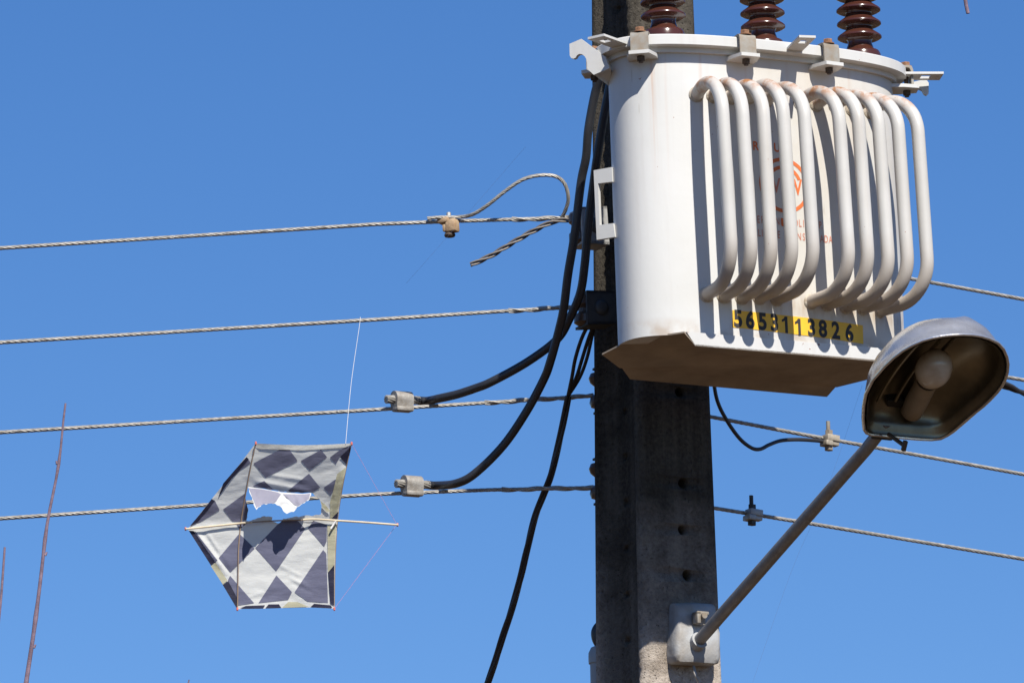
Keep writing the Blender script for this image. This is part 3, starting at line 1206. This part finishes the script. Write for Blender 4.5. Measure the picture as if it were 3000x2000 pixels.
# thin twisted drop cable
dp = [(1742, 930), (1722, 985), (1704, 1050), (1688, 1105), (1664, 1160), (1644, 1270), (1615, 1385), (1592, 1450), (1566, 1520), (1543, 1610), (1526, 1690), (1503, 1770), (1477, 1850), (1455, 1925), (1428, 2000), (1395, 2090), (1350, 2200), (1260, 2400)]
P = [atY(x, y, 17.36 + .035 * i) for i, (x, y) in enumerate(dp)]
mb = MB()
mb.strands(spline(P[4:], 8), .0046, .0054, 3, .62, 10, step=.012)
for k_, off in enumerate(((-14, -6), (-2, 8), (12, 4))):
    q = [atY(x + off[0] * math.sin(PI * i / 4) * 1.1 + off[1] * (1 - i / 4), y, 17.36 + .035 * i + .01 * k_) for i, (x, y) in enumerate(dp[:5])]
    mb.tube(spline(q, 8), .0050, 8)
tag(mb.build('drop_cable', M['black2']), 'black twisted drop cable hanging away from the pole to lower left', 'cable')

# ------------------------------------------------------------------ pole hardware left of the shaft
BF = PAX + N * .035


def bracket(px_poly, depth, label, mat, spool_px, Y, grp):
    e = thing('line_bracket', label, 'bracket', hit(*px_poly[0], BF, N), grp)
    P = [hit(x, y, BF, N) for x, y in px_poly]
    mb = MB()
    mb.prism(P, -N * .008)
    mb.build('front_plate', mat, e, world=True)
    mb = MB()
    mb.prism([P[0], P[1], P[1] - N * depth, P[0] - N * depth], Vector((0, 0, -.007)))
    mb.build('top_plate', mat, e, world=True)
    mb = MB()
    mb.prism([P[3], P[2], P[2] - N * depth, P[3] - N * depth], Vector((0, 0, .007)))
    mb.build('bottom_plate', mat, e, world=True)
    cx = (P[0] + P[1] + P[2] + P[3]) / 4
    mb = MB()
    mb.lathe(cx, [(.020, -.001), (.020, .004), (.014, .010), (.010, .011)], 20, (W, Z, N))
    mb.build('bolt_head', M['darkgalv'], e, world=True)
    h = (P[0] - P[3]).length * .45
    cs = (P[0] + P[3]) / 2 - N * depth * .5 + W * .012
    mb = MB()
    mb.lathe(cs, [(.018, -h), (.030, -h * .8), (.030, -h * .35), (.018, -h * .12), (.018, h * .12), (.030, h * .35), (.030, h * .8), (.018, h)], 20)
    mb.build('spool_insulator', M['greyporc'], e, world=True)
    return e


bracket([(1719, 850), (1800, 852), (1806, 948), (1722, 950)], .07, 'dark steel line bracket with round bolt beside the transformer edge', M['darkgalv'], None, YW12, 'line brackets on the pole')
bracket([(1704, 606), (1778, 604), (1786, 716), (1708, 712)], .07, 'galvanised line bracket behind the white hanging ear', M['galv'], None, YW12, 'line brackets on the pole')
for (x, y0, y1, lb) in ((1759, 1093, 1196, 'brown spool insulator on the pole edge under the transformer base'), (1760, 1357, 1462, 'brown spool insulator on the pole edge at the lowest left line')):
    top, bot = atY(x, y0, YW34), atY(x, y1, YW34)
    c = (top + bot) / 2
    h = (top - bot).length / 2
    e = thing('spool_insulator', lb, 'insulator', bot)
    mb = MB()
    mb.lathe(c, [(.015, -h), (.026, -h * .92), (.030, -h * .7), (.027, -h * .4), (.016, -h * .2), (.016, h * .25), (.027, h * .45), (.031, h * .7), (.026, h * .95), (.012, h)], 24)
    mb.build('porcelain_spool', M['greyporc'], e, world=True)
    mb = MB()
    mb.lathe(c, [(.006, -h - .02), (.006, h + .02)], 10)
    mb.build('spool_pin', M['darkgalv'], e, world=True)
    for zz in (-h - .012, h + .012):
        mb = MB()
        p0 = c + Z * zz
        q0 = PAX - N * .115 + Z * p0.z - W * (aH(5.5) - .05)
        dd = (q0 - p0)
        mb.box(p0 + dd * .5, dd.length + .03, .03, .006, (dd.normalized(), dd.normalized().cross(Z), Z))
        mb.build('spool_strap', M['darkgalv'], e, world=True)

# conduit riser at the back corner
ct = atY(1758, 1905, 17.52)
e = thing('conduit_riser', 'grey plastic conduit with cap rising behind the left pole edge', 'conduit', Vector((ct.x, ct.y, 0)))
mb = MB()
mb.tube([Vector((ct.x, ct.y, 0)), Vector((ct.x, ct.y, 2.5)), Vector((ct.x, ct.y, ct.z - .02))], .0270, 24)
mb.build('pipe', M['pvc'], e, world=True)
mb = MB()
mb.lathe(ct - Z * .034, [(.0305, 0), (.031, .012), (.0305, .028), (.024, .042), (.010, .048)], 24)
mb.build('cap', M['pvc'], e, world=True)
mb = MB()
mb.tube(spline([ct + Vector((.005, 0, .008)), ct + Vector((-.008, 0, .035)), ct + Vector((-.004, .0, .06)), ct + Vector((.03, .01, .09))], 6), .014, 12)
mb.build('cable_tail', M['black'], e, world=True)

# ------------------------------------------------------------------ street lamp
lbm = hit(2041, 1884, PAX + N * (bHz(4.94) + .05), N)
neck = hit(2586.7, 1283, lbm, W)
lamp = thing('street_lamp', 'open street lamp on a slanting grey arm bolted to the pole', 'street lamp', lbm - N * .05)


def rc(x, y): return (1900 + x / 5.227, 1700 + y / 5.227)


PF = PAX + N * (bHz(4.95) + .002)


def onpf(x, y, off=0.0):
    return hit(*rc(x, y), PF + N * off, N)


cov0 = [(330, 365), (640, 352), (920, 375), (955, 420), (965, 640), (985, 820), (985, 1230), (965, 1300), (900, 1320), (600, 1300), (330, 1290), (295, 1260), (280, 1180), (280, 920), (310, 760), (318, 420)]
mb = MB()
rg = []
p0 = [onpf(*p) for p in cov0]
pc = sum(p0, Vector()) / len(p0)
for s_, o_, dz in ((1.0, 0, 0), (1.0, .022, 0), (.985, .036, -.002), (.93, .046, -.004), (.80, .050, -.005), (.4, .052, -.006)):
    rg.append([pc + (p - pc) * s_ + N * (o_ * (1.0 if (p - pc).z < 0.03 else .72)) + Z * dz for p in p0])
loft(mb, rg)
mb.build('mounting_cover', M['cover'], lamp, world=True, sharp=50)
arm_dir = (neck - lbm).normalized()
mb = MB()
mb.tube([lbm - arm_dir * .02, lbm + arm_dir * .02], .0225, 24)
mb.build('arm_socket', M['cover'], lamp, world=True)
bc = onpf(735, 600, .036)
mb = MB()
mb.box(bc + N * .012, .034, .010, .030, (W, N, Z), .001)
mb.box(bc - W * .012 + N * .022, .010, .030, .030, (W, N, Z), .001)
mb.box(bc + Z * .012 + N * .022, .034, .030, .008, (W, N, Z), .001)
mb.build('bolt_washer', M['clamp'], lamp, world=True)
mb = MB()
mb.lathe(bc + N * .005 + Z * .004, [(.008, 0), (.008, .04)], 12, (W, Z, N))
mb.build('bolt', M['clamp'], lamp, world=True)
mb = MB()
s0 = onpf(690, 1310, .03)
mb.tube(spline([s0, onpf(720, 1440, .045), onpf(770, 1560, .04), onpf(800, 1750, .03), onpf(815, 2100, .03)], 6), .0042, 8)
mb.build('supply_wire', M['alucast'], lamp, world=True)


# head
def rl(x, y): return (2440 + x / 3.409, 880 + y / 3.409)


TAU = math.radians(22)
ha = (N * math.cos(TAU) + Z * math.sin(TAU))
hb = W
hm = (N * math.sin(TAU) - Z * math.cos(TAU))      # opening faces down and outwards
hp = neck + ha * .01
rimpx = [(312, 1290), (303, 1180), (308, 1060), (330, 940), (400, 800), (520, 660), (610, 575), (700, 505), (800, 450), (900, 405), (1000, 378), (1100, 360), (1200, 350), (1300, 346), (1400, 350), (1480, 362), (1570, 390), (1650, 430), (1705, 490), (1740, 570), (1752, 640), (1745, 720), (1725, 790), (1690, 860), (1640, 925), (1580, 990), (1500, 1065), (1430, 1120), (1350, 1190), (1280, 1250), (1210, 1310), (1150, 1350), (1080, 1385), (990, 1395), (880, 1391), (800, 1385), (680, 1375), (560, 1362), (460, 1352), (380, 1345), (335, 1325)]
rim = [hit(*rl(*p), hp, hm) for p in rimpx]
uv = [((p - hp).dot(ha), (p - hp).dot(hb)) for p in rim]
print('LAMP length', max(u for u, v in uv) - min(u for u, v in uv), 'width', max(v for u, v in uv) - min(v for u, v in uv), 'arm', (neck - lbm).length, 'u0', min(u for u, v in uv))
uc = (max(u for u, v in uv) + min(u for u, v in uv)) / 2
vc = (max(v for u, v in uv) + min(v for u, v in uv)) / 2
u_ax = -hm


def hpt(u, v, h): return hp + ha * u + hb * v + u_ax * h


HD = .125
mb = MB()
mb.tube(resample([lbm - arm_dir * .03, hp + ha * (min(u for u, v in uv) - .05) + u_ax * .020, hp + ha * (min(u for u, v in uv) + .02) + u_ax * .030], .05), .0160, 24)
mb.build('arm', M['arm'], lamp, world=True)
umax = max(u for u, v in uv)
umin = min(u for u, v in uv)


def bumpf(u, v):
    return .016 * math.exp(-(((u - (umax - .075)) / .035) ** 2 + ((v - vc - .035) / .028) ** 2))


def dome(scale0, lip, H, k=14, inset=0.0):
    rings = []
    rings.append([hpt(uc + (u - uc) * scale0, vc + (v - vc) * scale0, 0) for u, v in uv])
    rings.append([hpt(uc + (u - uc) * scale0 * .985, vc + (v - vc) * scale0 * .985, lip * .5) for u, v in uv])
    rings.append([hpt(uc + (u - uc) * scale0 * .945, vc + (v - vc) * scale0 * .945, lip) for u, v in uv])
    for i in range(1, k + 1):
        t = i / k * PI / 2 * .985
        s = math.cos(t) ** .8
        rings.append([hpt(uc + (u - uc) * s * scale0 * .94, vc + (v - vc) * s * scale0 * .94, lip + (H - lip) * math.sin(t) + bumpf(uc + (u - uc) * s * scale0 * .94, vc + (v - vc) * s * scale0 * .94)) for u, v in uv])
    return rings


def open_loft(mb, rings, close_top=True):
    kk = len(rings[0])
    o = len(mb.v)
    for r in rings:
        mb.v += r
    for i in range(len(rings) - 1):
        for q in range(kk):
            q2 = (q + 1) % kk
            mb.f.append((o + i * kk + q, o + i * kk + q2, o + (i + 1) * kk + q2, o + (i + 1) * kk + q))
    if close_top:
        mb.f.append(tuple(o + (len(rings) - 1) * kk + q for q in range(kk)))


mb = MB()
open_loft(mb, dome(1.0, .024, HD))
housing = mb.build('housing', M['housing'], lamp, world=True, sharp=40)
mb = MB()
# rolled rim
rim_path = [hpt(u, v, .002) for u, v in uv]
mb.tube(rim_path + [rim_path[0]], .0042, 8, cap=False)
mb.build('rim_bead', M['housing'], housing, world=True)
mb = MB()
open_loft(mb, dome(.955, .02, HD - .014))
refl = mb.build('reflector', M['reflector'], lamp, world=True, sharp=60)
umax = max(u for u, v in uv)
umin = min(u for u, v in uv)
for v0 in (-.070, -.018, .012):
    pth = []
    for i in range(14):
        u = umin + .07 + (umax - umin - .165) * i / 13
        ru, rv = (u - uc) / ((umax - umin) / 2), v0 / ((max(v for _, v in uv) - vc))
        rr = min(.995, math.sqrt(ru * ru + rv * rv))
        h = .010 + (HD - .058) * math.sqrt(max(0, 1 - rr ** 2.2))
        pth.append(hpt(u, vc + v0, h))
    mb = MB()
    mb.tube(pth, .0045, 8)
    mb.build('reflector_rib', M['reflector'], refl, world=True)
# bulb, socket, terminal plate
def inside(x, y, h): return hit(*rl(x, y), hp + u_ax * h, hm)


b0 = inside(1005, 690, .045)
s0 = inside(800, 1080, .050)
bx = (b0 - s0).normalized()
sx_ = (u_ax - bx * u_ax.dot(bx)).normalized()
sy_ = bx.cross(sx_)
mb = MB()
mb.lathe(b0, [(.88 * a0, .90 * b0_) for a0, b0_ in ((.004, .066), (.022, .062), (.037, .050), (.047, .030), (.051, .008), (.050, -.012), (.043, -.034), (.032, -.050), (.024, -.062), (.022, -.080))][::-1], 28, (sx_, sy_, bx))
mb.build('bulb', M['bulb'], lamp, world=True, sharp=80)
ln = (b0 - s0).length
mb = MB()
mb.lathe(s0, [(.022, -.022), (.027, -.015), (.0285, .03), (.027, ln - .055)], 24, (sx_, sy_, bx))
sk = mb.build('lamp_socket', M['socket'], lamp, world=True)
mb = MB()
mb.lathe(s0, [(.0255, ln - .060), (.0255, ln - .052)], 20, (sx_, sy_, bx))
mb.build('socket_collar', M['blackplastic'], sk, world=True)
mb = MB()
tp_ = [inside(*p, .062) for p in ((540, 1000), (700, 1000), (870, 1150), (865, 1290), (560, 1270))]
mb.prism(tp_, u_ax * .02)
mb.build('terminal_plate', M['blackplastic'], lamp, world=True)
mb = MB()
mb.box(hpt(umin - .006, .004, .022), .03, .060, .036, (ha, hb, u_ax), .003)
mb.build('neck_clamp', M['blackplastic'], lamp, world=True)
mb = MB()
wc = hit(*rl(640, 1395), neck, W)
wq = hit(*rl(715, 1450), neck, W)
ws = (wq - wc).normalized()
mb.tube([wc - ws * .045, wq], .0055, 8)
mb.box(wq, .010, .010, .026, (ws, W, ws.cross(W)), .001)
mb.build('wing_screw', M['boltdark'], lamp, world=True)
# ------------------------------------------------------------------ kite
def rk(x, y): return (480 + x / 2.704, 1240 + y / 2.704)


PHI = math.radians(17)
kn = Vector((.06, -math.cos(PHI), -math.sin(PHI))).normalized()
KN = [Vector((.06, -math.cos(math.radians(q)), -math.sin(math.radians(q)))).normalized() for q in (23, 6)]
KC = atY(480 + 850 / 2.704, 1240 + 775 / 2.704, YW34 - .13)
kx = Vector((1, 0, 0))
kx = (kx - kn * kx.dot(kn)).normalized()
ky = kn.cross(kx)
if ky.z < 0:
    ky = -ky
kite = thing('kite', 'torn diamond-checked white and navy paper kite caught on the lines', 'kite', hit(*rk(850, 1465), KC, kn))


def kb(x, y):
    """the bowed sail: two planes that meet along the spine"""
    return min((hit(*rk(x, y), KC, q) for q in KN), key=lambda p: p.y)


SC = .00033      # metres per pixel of the enlarged view


def wrinkle(x, y):
    """folds of the paper, in metres towards the viewer; x, y in the enlarged view"""
    z = 0.0
    # long creases in the upper half
    for x0, y0, x1, y1, w_, a_ in ((690, 455, 1180, 545, 13, .0042), (820, 405, 1160, 455, 10, .0024), (690, 475, 1165, 565, 16, -.003),
                                   (1440, 330, 1330, 740, 16, .004), (1400, 400, 1300, 720, 10, -.003),
                                   (250, 850, 520, 1230, 12, .0035), (300, 850, 560, 1230, 9, -.002), (340, 860, 440, 1020, 9, .002),
                                   (980, 1215, 1160, 1300, 9, .0017), (1000, 1260, 1200, 1350, 9, -.0015), (900, 1120, 1100, 1210, 9, .0015), (640, 1390, 800, 1330, 10, .0015)):
        dx, dy = x1 - x0, y1 - y0
        L2 = dx * dx + dy * dy
        t = ((x - x0) * dx + (y - y0) * dy) / L2
        e_ = max(0, min(1, min(t, 1 - t) * 5 + .0))
        d_ = ((x - x0) * -dy + (y - y0) * dx) / math.sqrt(L2)
        z += a_ * e_ * math.exp(-(d_ / (w_ * 1.5)) ** 2)
    # belly of the sail and small puckers towards the hems
    z += -.010 * math.sin(PI * max(0, min(1, (x - 190) / 1200))) * math.sin(PI * max(0, min(1, (y - 155) / 1310)))
    z += .0030 * mnoise.noise(Vector((x * .005, y * .008, 2.3))) + .0009 * mnoise.noise(Vector((x * .012 + y * .01, y * .022, 7.1)))
    return z


def in_poly(x, y, poly):
    c_ = False
    n_ = len(poly)
    for i in range(n_):
        x0, y0 = poly[i]
        x1, y1 = poly[(i + 1) % n_]
        if (y0 > y) != (y1 > y) and x < (x1 - x0) * (y - y0) / (y1 - y0) + x0:
            c_ = not c_
    return c_


def kpt(x, y, off=0.0):
    return kb(x, y) + kn * (wrinkle(x, y) + off)


def sheet(outline, holes=(), off=0.0, g=16, fn=None):
    vs, es = [], []
    for poly in [outline] + list(holes):
        o_ = len(vs)
        # densify edges
        dn = []
        for i in range(len(poly)):
            a0, b0_ = Vector(poly[i]), Vector(poly[(i + 1) % len(poly)])
            m_ = max(1, int((b0_ - a0).length / (g * 1.4)))
            dn += [a0.lerp(b0_, q / m_) for q in range(m_)]
        vs += dn
        es += [(o_ + i, o_ + (i + 1) % len(dn)) for i in range(len(dn))]
    xs_ = [p[0] for p in outline]
    ys_ = [p[1] for p in outline]
    rr = random.Random(5)
    x = min(xs_) + g / 2
    while x < max(xs_):
        y = min(ys_) + g / 2
        while y < max(ys_):
            q = (x + rr.uniform(-.25, .25) * g, y + rr.uniform(-.25, .25) * g)
            if in_poly(*q, outline) and not any(in_poly(*q, h_) for h_ in holes):
                vs.append(Vector(q))
            y += g
        x += g
    ov, oe, of, _, _, _ = delaunay_2d_cdt(vs, es, [], 0, 1e-4)
    mb = MB()
    fs = []
    for f in of:
        cx_ = sum(ov[i].x for i in f) / len(f)
        cy_ = sum(ov[i].y for i in f) / len(f)
        if in_poly(cx_, cy_, outline) and not any(in_poly(cx_, cy_, h_) for h_ in holes):
            fs.append(tuple(f))
    fn = fn or (lambda x, y: kpt(x, y, off))
    mb.add([fn(p.x, p.y) for p in ov], fs)
    return mb


outline = [(728, 157), (900, 166), (1100, 172), (1300, 166), (1487, 157), (1450, 330), (1415, 480), (1392, 640), (1375, 770), (1360, 950), (1352, 1200), (1350, 1465), (1150, 1455), (900, 1462), (580, 1468), (400, 1165), (190, 835), (390, 585), (560, 375)]
jr = random.Random(11)


def jag(poly, amp, n=4, keep=()):
    out = []
    for i in range(len(poly)):
        a0, b0_ = Vector(poly[i]), Vector(poly[(i + 1) % len(poly)])
        out.append(tuple(a0))
        if i in keep:
            continue
        m_ = max(1, int((b0_ - a0).length / 16))
        nr = Vector((-(b0_ - a0).y, (b0_ - a0).x)).normalized()
        for q in range(1, m_):
            p = a0.lerp(b0_, q / m_) + nr * jr.uniform(-amp, amp)
            out.append((p.x, p.y))
    return out


hole = [(668, 505), (780, 515), (930, 540), (1100, 552), (1165, 548), (1235, 600), (1250, 650), (1245, 718), (1180, 735), (1150, 728), (1090, 735), (1000, 752), (945, 756), (935, 788), (900, 792), (850, 778), (862, 742), (780, 738), (720, 766), (655, 772), (664, 740), (652, 720), (670, 690), (645, 590)]
mbs = sheet(outline, [jag(hole, 5)], 0.0, 11)
sail = mbs.build('sail', M['paper'], kite, world=True, sharp=60, recalc=False)
patches = [
    [(710, 315), (940, 195), (995, 205), (1060, 297), (805, 430)],
    [(1085, 295), (1245, 207), (1293, 265), (1155, 373)],
    [(1315, 268), (1400, 205), (1480, 172), (1470, 215), (1395, 262), (1362, 322)],
    [(985, 530), (1150, 397), (1240, 507), (1175, 545), (1100, 548), (1000, 543)],
    [(1265, 508), (1362, 440), (1345, 530), (1320, 570)],
    [(702, 498), (795, 455), (872, 528), (780, 511)],
    [(668, 278), (688, 313), (600, 375), (520, 455), (600, 360)],
    [(403, 608), (442, 685), (290, 780), (255, 790)],
    [(470, 680), (640, 557), (668, 690), (655, 765), (605, 780), (545, 778)],
    [(598, 872), (720, 990), (525, 1180), (435, 1065)],
    [(575, 797), (660, 790), (600, 838)],
    [(525, 1205), (600, 1290), (715, 1420), (585, 1440), (560, 1370), (508, 1240)],
    [(895, 808), (945, 766), (1062, 770), (1120, 835), (890, 1170), (725, 985)],
    [(1142, 830), (1185, 770), (1292, 800), (1290, 930), (1270, 975)],
    [(1262, 1000), (1288, 1030), (1300, 1418), (1140, 1408), (1035, 1335)],
    [(892, 1203), (1015, 1333), (985, 1395), (750, 1420)],
    [(240, 850), (250, 855), (425, 1082), (410, 1098)],
]
for p in patches:
    sheet(p, (), .0012, 16).build('paper_patch', M['navy'], kite, world=True, sharp=60, recalc=False)
hems = [
    ('hemdark', [(1395, 265), (1480, 185), (1466, 250), (1447, 325)]),
    ('hemdark', [(655, 265), (672, 280), (560, 410), (495, 490), (430, 590), (470, 475), (560, 370)]),
    ('hemdark', [(378, 598), (403, 610), (340, 690), (255, 790), (205, 812), (300, 700)]),
    ('hemdark', [(196, 845), (236, 850), (408, 1100), (372, 1122)]),
    ('hemyellow', [(372, 1128), (410, 1102), (505, 1243), (468, 1275)]),
    ('hemdark', [(468, 1280), (510, 1247), (576, 1370), (580, 1462)]),
    ('hemdark', [(600, 1462), (650, 1442), (802, 1436), (782, 1463)]),
    ('hemdark', [(803, 1461), (830, 1430), (912, 1430), (932, 1460)]),
    ('hemyellow', [(935, 1458), (985, 1412), (1060, 1412), (1150, 1450)]),
    ('hemdark', [(1160, 1453), (1190, 1425), (1322, 1437), (1335, 1458)]),
    ('hemyellow', [(1296, 805), (1366, 792), (1352, 1115), (1300, 1178)]),
    ('hemdark', [(1301, 1180), (1350, 1118), (1349, 1440), (1318, 1420)]),
    ('hemyellow', [(1442, 345), (1392, 610), (1374, 705), (1318, 760), (1318, 620), (1345, 520), (1372, 400)]),
    ('hemdark', [(1330, 748), (1382, 697), (1376, 755)]),
    ('paper', [(728, 160), (1100, 174), (1480, 160), (1440, 188), (1100, 212), (760, 200)]),
]
for m_, p in hems:
    sheet(p, (), .0026, 16).build('hem_fold', M[m_], kite, world=True, sharp=60, recalc=False)


# torn flap: hinged along the upper edge of the hole, hanging out towards the viewer
def flap_pt(x, y):
    hinge = 505 + (x - 668) * .09
    d_ = max(0, y - hinge) / 2.704 / FPX * KC.y
    p = kb(x, y)
    v = (p - CAM).normalized()
    curl = .005 * mnoise.noise(Vector((x * .03, y * .03, 4.4))) * min(1, d_ / .02) + .012 * math.sin((x - 668) / 500 * PI * 2.2) * min(1, d_ / .05)
    return p - v * (.003 + d_ * 1.25 + curl) + kn * wrinkle(x, min(y, hinge))


flap = [(668, 503), (780, 518), (930, 545), (1100, 558), (1168, 550), (1155, 600), (1100, 635), (1058, 662), (1030, 700), (975, 716), (945, 692), (920, 655), (880, 635), (795, 640), (750, 665), (735, 685), (718, 660), (700, 590)]
fl = sheet(jag(flap, 6, keep=(0, 1, 2, 3)), (), 0, 9, flap_pt).build('torn_flap', M['flap'], kite, world=True, sharp=70, recalc=False)
for p in ([(674, 512), (780, 522), (900, 545), (928, 560), (895, 610), (870, 632), (795, 637), (750, 660), (735, 670), (712, 610)],
          [(945, 560), (1100, 562), (1160, 556), (1150, 598), (1098, 632), (1060, 655), (1030, 640)]):
    sheet(p, (), 0, 12, lambda x, y: flap_pt(x, y) + kn * .0012).build('paper_patch', M['flapgrey'], fl, world=True, sharp=70, recalc=False)
# shreds along the torn edge
for p in ([(690, 770), (780, 735), (860, 742), (850, 775), (770, 778)], [(948, 762), (1000, 745), (1090, 735), (1110, 750), (1000, 772)], [(1100, 745), (1215, 722), (1190, 745)],
          [(1238, 605), (1255, 625), (1320, 690), (1300, 700), (1250, 660)]):
    sheet(jag(p, 5), (), .006, 10).build('torn_shred', M['hemyellow'] if p[0][0] > 1200 else M['paper'], kite, world=True, recalc=False)


def kstick(pts, r, mat, name, off=.006):
    mb = MB()
    mb.tube(spline([kb(x, y) + kn * (off + (wrinkle(x, y) if i not in (0, len(pts) - 1) else 0)) for i, (x, y) in enumerate(pts)], 6), r, 8)
    return mb.build(name, mat, kite, world=True)


kstick([(172, 832), (600, 790), (700, 779)], .0027, M['stick'], 'spine_stick', .010)
kstick([(690, 780), (860, 771), (1120, 760)], .0018, M['brownstick'], 'spine_stick', .009)
kstick([(1100, 758), (1200, 756), (1360, 765), (1600, 780), (1855, 800)], .0027, M['stick'], 'spine_stick', .010)
kstick([(728, 155), (690, 330), (655, 520), (612, 780), (592, 1000), (588, 1200), (583, 1465)], .0016, M['brownstick'], 'cross_stick', .005)
kstick([(1487, 157), (1420, 470), (1375, 770), (1356, 1100), (1350, 1465)], .0018, M['brownstick'], 'cross_stick', -.004)
kstick([(1362, 770), (1345, 795), (1322, 830)], .0026, M['thread'], 'tied_end', .012)
for p in ((728, 155), (1487, 157), (1350, 1466), (582, 1467), (172, 832), (1850, 800)):
    c = kb(*p) + kn * .006
    mb = MB()
    mb.lathe(c, [(.0015, -.0045), (.0028, -.003), (.0028, .003), (.0015, .0045)], 10)
    mb.build('tape_wrap', M['redtape'], kite, world=True)
for a_, b_ in (((1487, 157), (1845, 798)), ((1845, 800), (1350, 1466))):
    p, q = [kb(*t) for t in (a_, b_)]
    mb = MB()
    mb.tube([p, p.lerp(q, .5), q], .0004, 5)
    mb.build('bow_string', M['pink'], kite, world=True)

# kite thread from the second line
pw = atY(1054, 939, YW12)
pk = kb(1440, 158)
mb = MB()
mb.tube(spline([pw + Vector((0, 0, .006)), pw + Vector((0, -.008, -.01)), pw.lerp(pk, .5) + Vector((-.004, 0, -.004)), pk + kn * .004], 8), .00065, 6)
tag(mb.build('kite_thread', M['thread']), 'white thread holding the torn kite from the line above', 'thread')
for pts, lb in (([(2526, 1128), (2420, 1440), (2317, 1677), (2170, 2100)], 'loose dark thread hanging below the transformer base behind the lamp arm'),
                ([(1540, 430), (1440, 545), (1270, 740), (1190, 830)], 'very thin loose thread crossing the jumper loop clamp')):
    P = [atY(x, y, 17.0 + .2 * i / 3) for i, (x, y) in enumerate(pts)]
    mb = MB()
    mb.tube(spline(P, 8), .0002, 5)
    tag(mb.build('loose_thread', M['darkthread']), lb, 'thread')


# ------------------------------------------------------------------ bare saplings in front (only shoot tips reach the picture)
def sapling(name, base, shoots, label, Y):
    e = thing(name, label, 'tree', base)
    mb = MB()
    fork = base + Vector((.03, .02, 1.9))
    mb.tube(spline([base - Z * .02, base + Vector((.02, 0, .7)), base + Vector((-.02, .01, 1.3)), fork], 6), lambda s: .045 - .02 * s, 12)
    mb.build('trunk', M['twig'], e, world=True)
    for pts, r0, r1_ in shoots:
        P = resample([fork] + pts, .028)
        for _ in range(2):
            P = [P[0]] + [(P[q - 1] + P[q] * 2 + P[q + 1]) / 4 for q in range(1, len(P) - 1)] + [P[-1]]
        rr = random.Random(len(pts))
        kn_ = {int(q): 1 for q in range(14, len(P) - 2, 5)}
        mb = MB()
        mb.tube(P, lambda s: r0 + (r1_ - r0) * s ** .8 + (.0008 if int(s * (len(P) - 1)) in kn_ else 0), 8)
        for q in range(24, len(P) - 3, 6):
            sd = 1 if rr.random() > .5 else -1
            rad = r0 + (r1_ - r0) * (q / len(P)) ** .8
            t_ = (P[q + 1] - P[q]).normalized()
            b_ = P[q] + Vector((sd * rad, 0, 0))
            mb.tube([b_, b_ + t_ * .006 + Vector((sd * .003, 0, 0))], lambda s: .0030 * (1 - .6 * s), 6)
        mb.build('shoot', M['twig'], e, world=True)
    return e


YT = 12.0
T1 = [(60, 2120), (76, 2000), (98, 1860), (120, 1690), (138, 1520), (148, 1480), (166, 1400), (180, 1310), (183, 1255), (186, 1195), (192, 1181)]
T2 = [(-60, 2400), (-14, 1900), (1, 1780), (8, 1690), (11, 1640), (14, 1602)]
T3 = [(470, 2300), (520, 2120), (545, 2030), (551, 2000), (554, 1990)]
b1 = atY(20, 2000, YT)
sapling('bare_sapling', Vector((b1.x, b1.y, 0)), [([atY(x, y, YT) for x, y in T1], .0155, .0018), ([atY(x, y, YT + .1) for x, y in T2], .0130, .0020), ([atY(x, y, YT - .1) for x, y in T3], .0120, .0013)],
        'leafless sapling whose purplish shoots rise in front of the lower left lines', YT)
YT2 = 21.0
b2 = atY(3500, 2000, YT2)
T4 = [(3480, 1500), (3400, 600), (3180, -100), (3000, -330), (2880, -260), (2826, -90), (2825, 0), (2836, 40)]
T5 = [(3420, 1200), (3500, 500), (3520, 100)]
sapling('bare_sapling', Vector((b2.x, b2.y, 0)), [([atY(x, y, YT2) for x, y in T4], .022, .0060), ([atY(x, y, YT2) for x, y in T5], .020, .003)],
        'leafless sapling behind the transformer with one drooping shoot tip against the sky', YT2)
